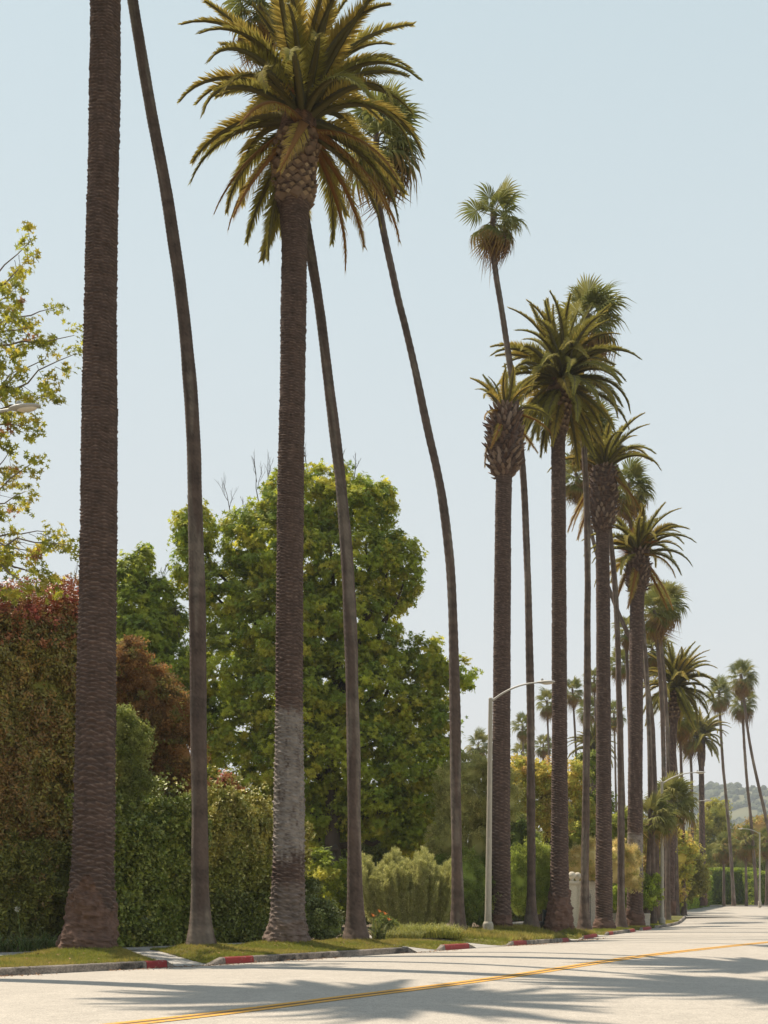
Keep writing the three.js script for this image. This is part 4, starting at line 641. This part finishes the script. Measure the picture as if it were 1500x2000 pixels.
shrub('leafy_tree', 'loose green tree with sky showing through beside the straight fan palm', 'tree', 80, [1155, 1795], [[1150, 1500, 24, 30], [1165, 1545, 22, 40], [1150, 1590, 25, 35], [1180, 1580, 15, 40]], { clumps: 260, per: 11, palette: [[.1, .13, .03, 2], [.14, .16, .045, 2]], geo: SPRAY.broad, core: 0, stem: .12, clump: .25 });
shrub('laurel_bush', 'dark green rounded bush in the shade over the column hedge', 'shrub', 68, [1010, 1805], [[1005, 1640, 30, 50], [1030, 1660, 25, 40], [985, 1680, 25, 60]], { clumps: 260, palette: [[.08, .105, .028, 3], [.11, .125, .035, 1]], geo: SPRAY.broad });
shrub('green_bush', 'fresh green rounded bush behind the gate pillars', 'shrub', 76, [1130, 1800], [[1090, 1660, 35, 45], [1125, 1640, 40, 40], [1160, 1650, 35, 45], [1200, 1640, 30, 45], [1225, 1630, 25, 50]], { clumps: 420, palette: [[.18, .2, .05, 3], [.24, .24, .07, 1]], geo: SPRAY.broad });
shrub('straw_bush', 'straw coloured wispy bush above the stone gate pillars', 'shrub', 72, [1160, 1800], [[1135, 1690, 28, 40], [1165, 1685, 30, 50], [1205, 1690, 30, 50], [1230, 1700, 25, 50]], { clumps: 380, palette: [[.34, .28, .16, 3], [.27, .24, .12, 2], [.2, .2, .07, 1]], geo: SPRAY.fine, core: .75 });
shrub('lemon_bush', 'bright lime bush on the lawn behind the gate pillars', 'shrub', 78, [1210, 1795], [[1200, 1755, 22, 32], [1225, 1745, 22, 35], [1250, 1750, 20, 35], [1268, 1745, 20, 40]], { clumps: 220, palette: [[.2, .24, .04, 3], [.14, .17, .035, 2]], geo: SPRAY.broad });
// backdrop planting along the side street and the far block
const back = [['mottled_tree', 'mixed brown green tree behind the young fan palms', 100, [[1270, 1650, 35, 50], [1310, 1670, 40, 50], [1250, 1700, 40, 55], [1300, 1730, 40, 40]], gold], ['broad_shrub', 'olive coloured shrub mass at the corner of the side street', 112, [[1330, 1690, 30, 50], [1345, 1720, 28, 40], [1300, 1735, 30, 30]], [[.13, .12, .04, 3], [.17, .16, .05, 1]]], ['feathery_palm_bush', 'yellow green feathery tree beside the far date palm', 185, [[1400, 1585, 22, 22], [1385, 1610, 20, 26], [1412, 1625, 18, 28], [1365, 1640, 18, 30], [1350, 1660, 22, 34], [1380, 1670, 26, 34]], [[.2, .19, .05, 3], [.26, .23, .08, 1], [.12, .13, .04, 1]]], ['copper_tree', 'orange brown garden tree behind the far hedge', 195, [[1480, 1620, 26, 26], [1450, 1640, 22, 30], [1500, 1640, 26, 36], [1425, 1660, 22, 34], [1530, 1640, 30, 40]], [[.22, .15, .07, 3], [.2, .165, .055, 2], [.14, .14, .04, 1.5]]], ['garden_tree', 'dull green trees above the far clipped hedge', 190, [[1400, 1690, 28, 30], [1440, 1690, 30, 28], [1480, 1690, 30, 30], [1520, 1690, 30, 30]], [[.12, .13, .035, 3], [.18, .16, .05, 1]]]];
for (const [n, l, d, list, pal] of back) shrub(n, l, n.includes('tree') ? 'tree' : 'shrub', d, [list[0][0], 1765], list, { clumps: 330, per: 14, palette: pal, geo: SPRAY.broad, size: 1.7, clump: .45, core: .75 }, .1);
// filler hedges closing the gardens
function boxHedge(name, label, x0, x1, d0, d1, ytop, yb, depth, pal, o = {}) {
  const a = at(x0, 1760, d0), b = at(x1, 1760, d1), y0 = o.y0 ?? .1, hgt = EYE + (HY - ytop) * (d0 + d1) / 2 / F - y0, c = a.clone().lerp(b, .5); c.y = y0; const g = thing(name, label, 'hedge', c), L = Math.hypot(b.x - a.x, b.z - a.z), ang = Math.atan2(-(b.z - a.z), b.x - a.x); g.rotation.y = ang;
  part('twigs', new THREE.BoxGeometry(L - .3, hgt - .1, depth - .3).translate(0, hgt / 2 - .1, -depth / 2), std(rgb(...pal[0].slice(0, 3).map((x) => x * 1.95)), 1), g); const M = [], C = [], m = new THREE.Matrix4(), X = V(), Y = V(), Z = V();
  const n = o.n || 6000; for (let k = 0; k < n; k++) { const f = rnd() * (L * hgt + L * depth + 2 * depth * hgt); let p, N; if (f < L * hgt) { p = V(rr(-L / 2, L / 2), rnd() * hgt, rr(-.12, .06)); N = V(0, 0, 1); } else if (f < L * (hgt + depth)) { p = V(rr(-L / 2, L / 2), hgt + rr(-.1, .1), -rnd() * depth); N = V(0, 1, 0); } else { const sd = rnd() < .5 ? -1 : 1; p = V(sd * (L / 2 + rr(-.1, .05)), rnd() * hgt, -rnd() * depth); N = V(sd, 0, 0); } p.x += (fbm(p.y, p.x * .5) - .5) * .2; Y.copy(N).add(V(gauss() * .6, gauss() * .6 + .2, gauss() * .6)).normalize(); X.set(gauss(), gauss(), gauss()); X.addScaledVector(Y, -X.dot(Y)).normalize(); Z.crossVectors(X, Y); const s = (o.size || 2) * rr(.7, 1.2); m.makeBasis(X, Y, Z); m.scale(V(s, s, s)); m.setPosition(p); M.push(...m.elements); const cc = pick(pal), w = rr(.75, 1.25); C.push(cc[0] * w, cc[1] * w, cc[2] * w); }
  instanced('foliage', g, SPRAY.broad, leafMat, M, C); return g;
}
const lime = [[.15, .19, .03, 3], [.2, .23, .04, 1], [.1, .13, .025, 1]];
boxHedge('clipped_hedge', 'long clipped square green hedge behind the palms where the street bends', 1389, 1480, 178, 178, 1701, 1764, 5, lime, { n: 9000 });
boxHedge('clipped_hedge', 'sunlit clipped hedge running back along the street before the bend', 1318, 1387, 120, 176, 1706, 1764, 3, lime, { n: 9000 });
boxHedge('clipped_hedge', 'clipped hedge beyond the gap, past the last lamp post', 1483, 1580, 174, 176, 1708, 1764, 5, lime, { n: 8000 });
boxHedge('screen_hedge', 'deep garden screen hedge behind the gate pillars', 980, 1330, 84, 106, 1690, 1790, 4, [[.11, .12, .03, 3], [.15, .14, .045, 1]], { n: 26000, size: 1.5, y0: -.1 });
boxHedge('screen_hedge', 'screen hedge in the shade under the big sweetgum', 330, 900, 65, 70, 1560, 1815, 4, [[.1, .12, .03, 3], [.13, .14, .04, 1]], { n: 30000, size: 1.3, y0: .1 });
boxHedge('screen_hedge', 'dark screen hedge behind the tall red tipped hedge', -200, 420, 64, 66, 1500, 1815, 4, [[.1, .12, .03, 3], [.13, .14, .04, 1]], { n: 18000, size: 1.3, y0: .1 });
boxHedge('screen_hedge', 'rough garden hedge closing the view past the far trees', 1330, 1620, 205, 200, 1680, 1764, 5, [[.12, .13, .035, 3], [.2, .15, .06, 1]], { n: 9000 });

// ---------------------------------------------------------------- lamps, gate, wall, small things
const lampMat = std(0xffffff, .85, { map: tex(256, (u, v) => { const k = .66 + (wrapN(u, v, 128, 71) - .5) * .22 + (wrapN(u, v, 10, 72) - .5) * .06; return [k, k * .95, k * .86]; }, true, 1.5) });
const lampMetal = std(rgb(.42, .4, .37), .6, { metalness: .3 }), lens = std(rgb(.62, .55, .45), .35);
function streetLamp(label, foot, h, arm, dir) {
  const g = thing('street_lamp', label, 'street lamp', foot);
  part('pole', lathe([[.14, -.4], [.135, .2], [.118, .8], [.095, h * .5], [.075, h], [.06, h + .05], [0, h + .06]], 14), lampMat, g);
  part('pole_base', lathe([[.2, -.3], [.2, .32], [.17, .38], [.15, .42], [.13, .42]], 8), lampMat, g);
  const p = [], n = 10; for (let i = 0; i <= n; i++) { const t = i / n, x = arm * t; p.push(V(x, h - .1 + .62 * (1 - (1 - t) ** 2.2), 0)); } const a = part('arm', tube(p, p.map((_, i) => mix(.042, .028, i / n)), 8), lampMetal, g);
  const hd = part('lamp_head', (() => { const q = new THREE.SphereGeometry(1, 20, 12); q.scale(.34, .055, .14); q.translate(arm + .25, h + .53, 0); return q; })(), lampMetal, g);
  part('lens', (() => { const q = new THREE.SphereGeometry(1, 16, 8, 0, 6.283, Math.PI / 2, Math.PI / 2); q.scale(.22, .07, .1); q.translate(arm + .3, h + .505, 0); return q; })(), lens, hd);
  part('photocell', lathe([[.045, 0], [.045, .07], [.03, .09], [0, .09]], 8).translate(arm + .12, h + .57, 0), lampMetal, hd);
  g.rotation.y = dir; return g;
}
const lampAt = (px, py, d) => { const p = at(px, py, d); return p; };
streetLamp('street lamp with curved arm in front of the shaggy headed date palm', lampAt(953, 1823, 47.5), 8.35, 1.75, -.35).rotation.z = -.012;
streetLamp('street lamp beside the young fan palm with a short red brown trunk', lampAt(1293, 1806, 78), 8.35, 1.9, -.25);
streetLamp('street lamp on the corner beyond the side street', lampAt(1329, 1781, 107), 8.4, 1.9, -.2);
streetLamp('street lamp by the gap in the far clipped hedge', lampAt(1484, 1767, 156), 8.4, 1.9, Math.PI - .3);
{ const head = at(52, 792, 25.2); streetLamp('street lamp whose head hangs before the sycamore leaves', V(head.x - 2.2, .2, head.z - .7), head.y - .75, 2.0, -.3); }

const stone = std(0xffffff, .9, { map: tex(256, (u, v) => { const k = .78 + (wrapN(u, v, 128, 81) - .5) * .1 + (wrapN(u, v, 12, 82) - .5) * .1; return [k, k * .95, k * .86]; }, true, 1) });
const iron = std(rgb(.02, .02, .022), .5, { metalness: .6 });
const pillars = [[1117, 66.5], [1128, 70], [1157, 72], [1165, 75]];
pillars.forEach(([px, d], i) => {
  const p = at(px, 1790, d); p.y = H(d) + .15; const top = EYE + (HY - 1728) * d / F - p.y, g = thing('gate_pillar', 'cream stone gate pillar with a ball on top', 'gate pillar', p, 'stone gate pillars'), w = .44;
  const n = 7; for (let k = 0; k < n; k++) part('stone_course', new THREE.BoxGeometry(w - (k % 2) * .012, top / n - .012, w - (k % 2) * .012).translate(0, (k + .5) * top / n, 0), stone, g);
  part('cap', merge([new THREE.BoxGeometry(w + .1, .07, w + .1).translate(0, top + .035, 0), new THREE.BoxGeometry(w + .2, .06, w + .2).translate(0, top + .1, 0), new THREE.BoxGeometry(w + .04, .06, w + .04).translate(0, top + .16, 0)]), stone, g);
  part('ball_finial', lathe([[0, 0], [.12, 0], [.07, .06], [.09, .1], [.17, .18], [.2, .28], [.17, .38], [.09, .46], [0, .48]], 16).translate(0, top + .18, 0), stone, g);
});
{ // iron gate between the middle pillars
  const a = at(1128, 1790, 70), b = at(1157, 1790, 72); a.y = b.y = H(70) + .15; const c = a.clone().lerp(b, .5), L = a.distanceTo(b) - .6, g = thing('iron_gate', 'black scrolled iron gate hung between the stone pillars', 'gate', c); g.rotation.y = Math.atan2(-(b.z - a.z), b.x - a.x);
  const n = 9; for (let k = 0; k <= n; k++) { const x = mix(-L / 2, L / 2, k / n), t = 1.7 + .35 * Math.cos((k / n - .5) * 3); part('bar', tube([V(x, 0, 0), V(x, t, 0), V(x, t + .08, 0)], [.013, .013, .003], 5), iron, g); }
  for (const y of [.15, .8, 1.6]) part('rail', new THREE.BoxGeometry(L, .04, .03).translate(0, y, 0), iron, g);
  for (const s of [-1, 1]) for (let q = 0; q < 2; q++) { const p = []; for (let k = 0; k <= 24; k++) { const t = k / 24 * 8, r = .22 * (1 - k / 26); p.push(V(s * (.08 + .25 + Math.cos(t) * r), 1.2 + q * .35 + Math.sin(t) * r * .7, .02)); } part('scroll', tube(p, p.map(() => .012), 5), iron, g); }
}
{
  const a = at(990, 1805, 56), b = at(1082, 1805, 60), c = a.clone().lerp(b, .5); c.y = H(58) + .1; const L = Math.hypot(b.x - a.x, b.z - a.z), g = thing('low_wall', 'low tan rendered garden wall under the feathery column hedge', 'wall', c); g.rotation.y = Math.atan2(-(b.z - a.z), b.x - a.x);
  part('wall', new THREE.BoxGeometry(L, .62, .2).translate(0, .26, 0), std(0xffffff, .95, { map: kerbMap }), g); part('coping', new THREE.BoxGeometry(L + .06, .06, .28).translate(0, .603, 0), concrete, g);
  const e = at(1216, 1790, 74), f2 = thing('low_wall', 'short pale wall beside the lime bush past the gate', 'wall', e.setY(H(74) + .1)); part('wall', new THREE.BoxGeometry(3, .75, .25).translate(0, .3, 0), stone, f2); part('coping', new THREE.BoxGeometry(3.06, .07, .32).translate(0, .71, 0), stone, f2);
  const u = thing('utility_box', 'dark green utility box beside the dense crowned date palm', 'utility box', at(1071, 1812, 58.6).setY(H(58) + .2)); part('box', new THREE.BoxGeometry(.5, 1.0, .45).translate(0, .5, 0), std(rgb(.02, .03, .03), .5), u); part('lid', new THREE.BoxGeometry(.54, .05, .49).translate(0, 1.03, 0), std(rgb(.025, .035, .035), .5), u);
}
// ---------------------------------------------------------------- grass on the lawns
{
  const blade = (() => { const P = [], I = []; for (let k = 0; k < 7; k++) { const a = k * 2.4, dx = Math.cos(a), dz = Math.sin(a), ox = (hash(k, 3) - .5) * .07, oz = (hash(k, 4) - .5) * .07, h = .045 + .035 * hash(k, 5), w = .005, b = P.length / 3; P.push(ox - dz * w, 0, oz + dx * w, ox + dz * w, 0, oz - dx * w, ox + dx * h * .6, h, oz + dz * h * .6); I.push(b, b + 1, b + 2); } return geo(P, I); })();
  const grassMat = leafy(0xffffff, { roughness: .9, transmission: .45 });
  const M = [], C = [], m = new THREE.Matrix4(), q = new THREE.Quaternion();
  const sA = sAt(-90), sB = sAt(1330);
  for (const [a, b] of lawns) {
    const s0 = Math.max(a, sA), s1 = Math.min(b, sB); if (s1 <= s0) continue; const d = -off((s0 + s1) / 2, 1).z, n = Math.round((s1 - s0) * 3.5 * (d < 45 ? 420 : 200));
    for (let k = 0; k < n; k++) {
      const s = mix(s0, s1, rnd()), nn = rr(.12, WALK0 + .03), p = off(s + sh(nn), nn), y = grassY(p, nn, a, b, s) - .006;
      const rough = d > 42 && -p.z < 60 ? 2.6 : 1, w = fbm(p.x * .9, p.z * .9, 2), sc = rr(.7, 1.25) * (1 + (rough - 1) * smooth(.3, .6, w));
      q.setFromEuler(new THREE.Euler(rr(-.2, .2), rnd() * 6.28, rr(-.2, .2))); m.compose(V(p.x, y, p.z), q, V(sc, sc, sc)); M.push(...m.elements);
      const dry = smooth(.42, .62, w + rr(-.12, .12)), j = rr(.75, 1.25); C.push(mix(.24, .38, dry) * j, mix(.25, .31, dry) * j, mix(.035, .075, dry) * j);
    }
  }
  { // dry leaf litter along the gutter and on the grass
    const ML = [], CL = []; for (let k = 0; k < 3200; k++) { const s = mix(sA, sAt(1150), rnd()), gut = rnd() < .7, nn = gut ? -(rnd() ** 2) * .9 - .02 : rr(.25, WALK1), p = off(s + (nn > 0 ? sh(Math.min(nn, WALK0)) : 0), nn), a = lawns.find(([u, v]) => s > u && s < v); if (gut && fbm(s * .6, 3) < .42) continue; p.y = nn < 0 ? H(-p.z) + .16 * (1 - (1 - Math.min(1, -nn / 8)) ** 2) + .012 : nn > WALK0 || !a ? walkY(-p.z) + .03 : grassY(p, nn, a[0], a[1], s) + .05; if (!a && nn > 0 && nn < WALK0) continue; q.setFromEuler(new THREE.Euler(rr(-.4, .4), rnd() * 6.28, rr(-.4, .4))); const sc = rr(.025, .07); m.compose(p, q, V(sc, sc, sc)); ML.push(...m.elements); const j = rr(.6, 1.3); CL.push(.26 * j, .14 * j, .07 * j); }
    instanced('leaf_litter', scene, leafGeometry(.35), std(0xffffff, .95, { side: THREE.DoubleSide }), ML, CL).userData.label = 'dry brown leaf litter along the gutter';
  }
  const o = instanced('lawn_grass', scene, blade, grassMat, M, C); o.userData.label = 'short dry tipped grass on the parkway lawn';
}
renderer.render(scene, camera);
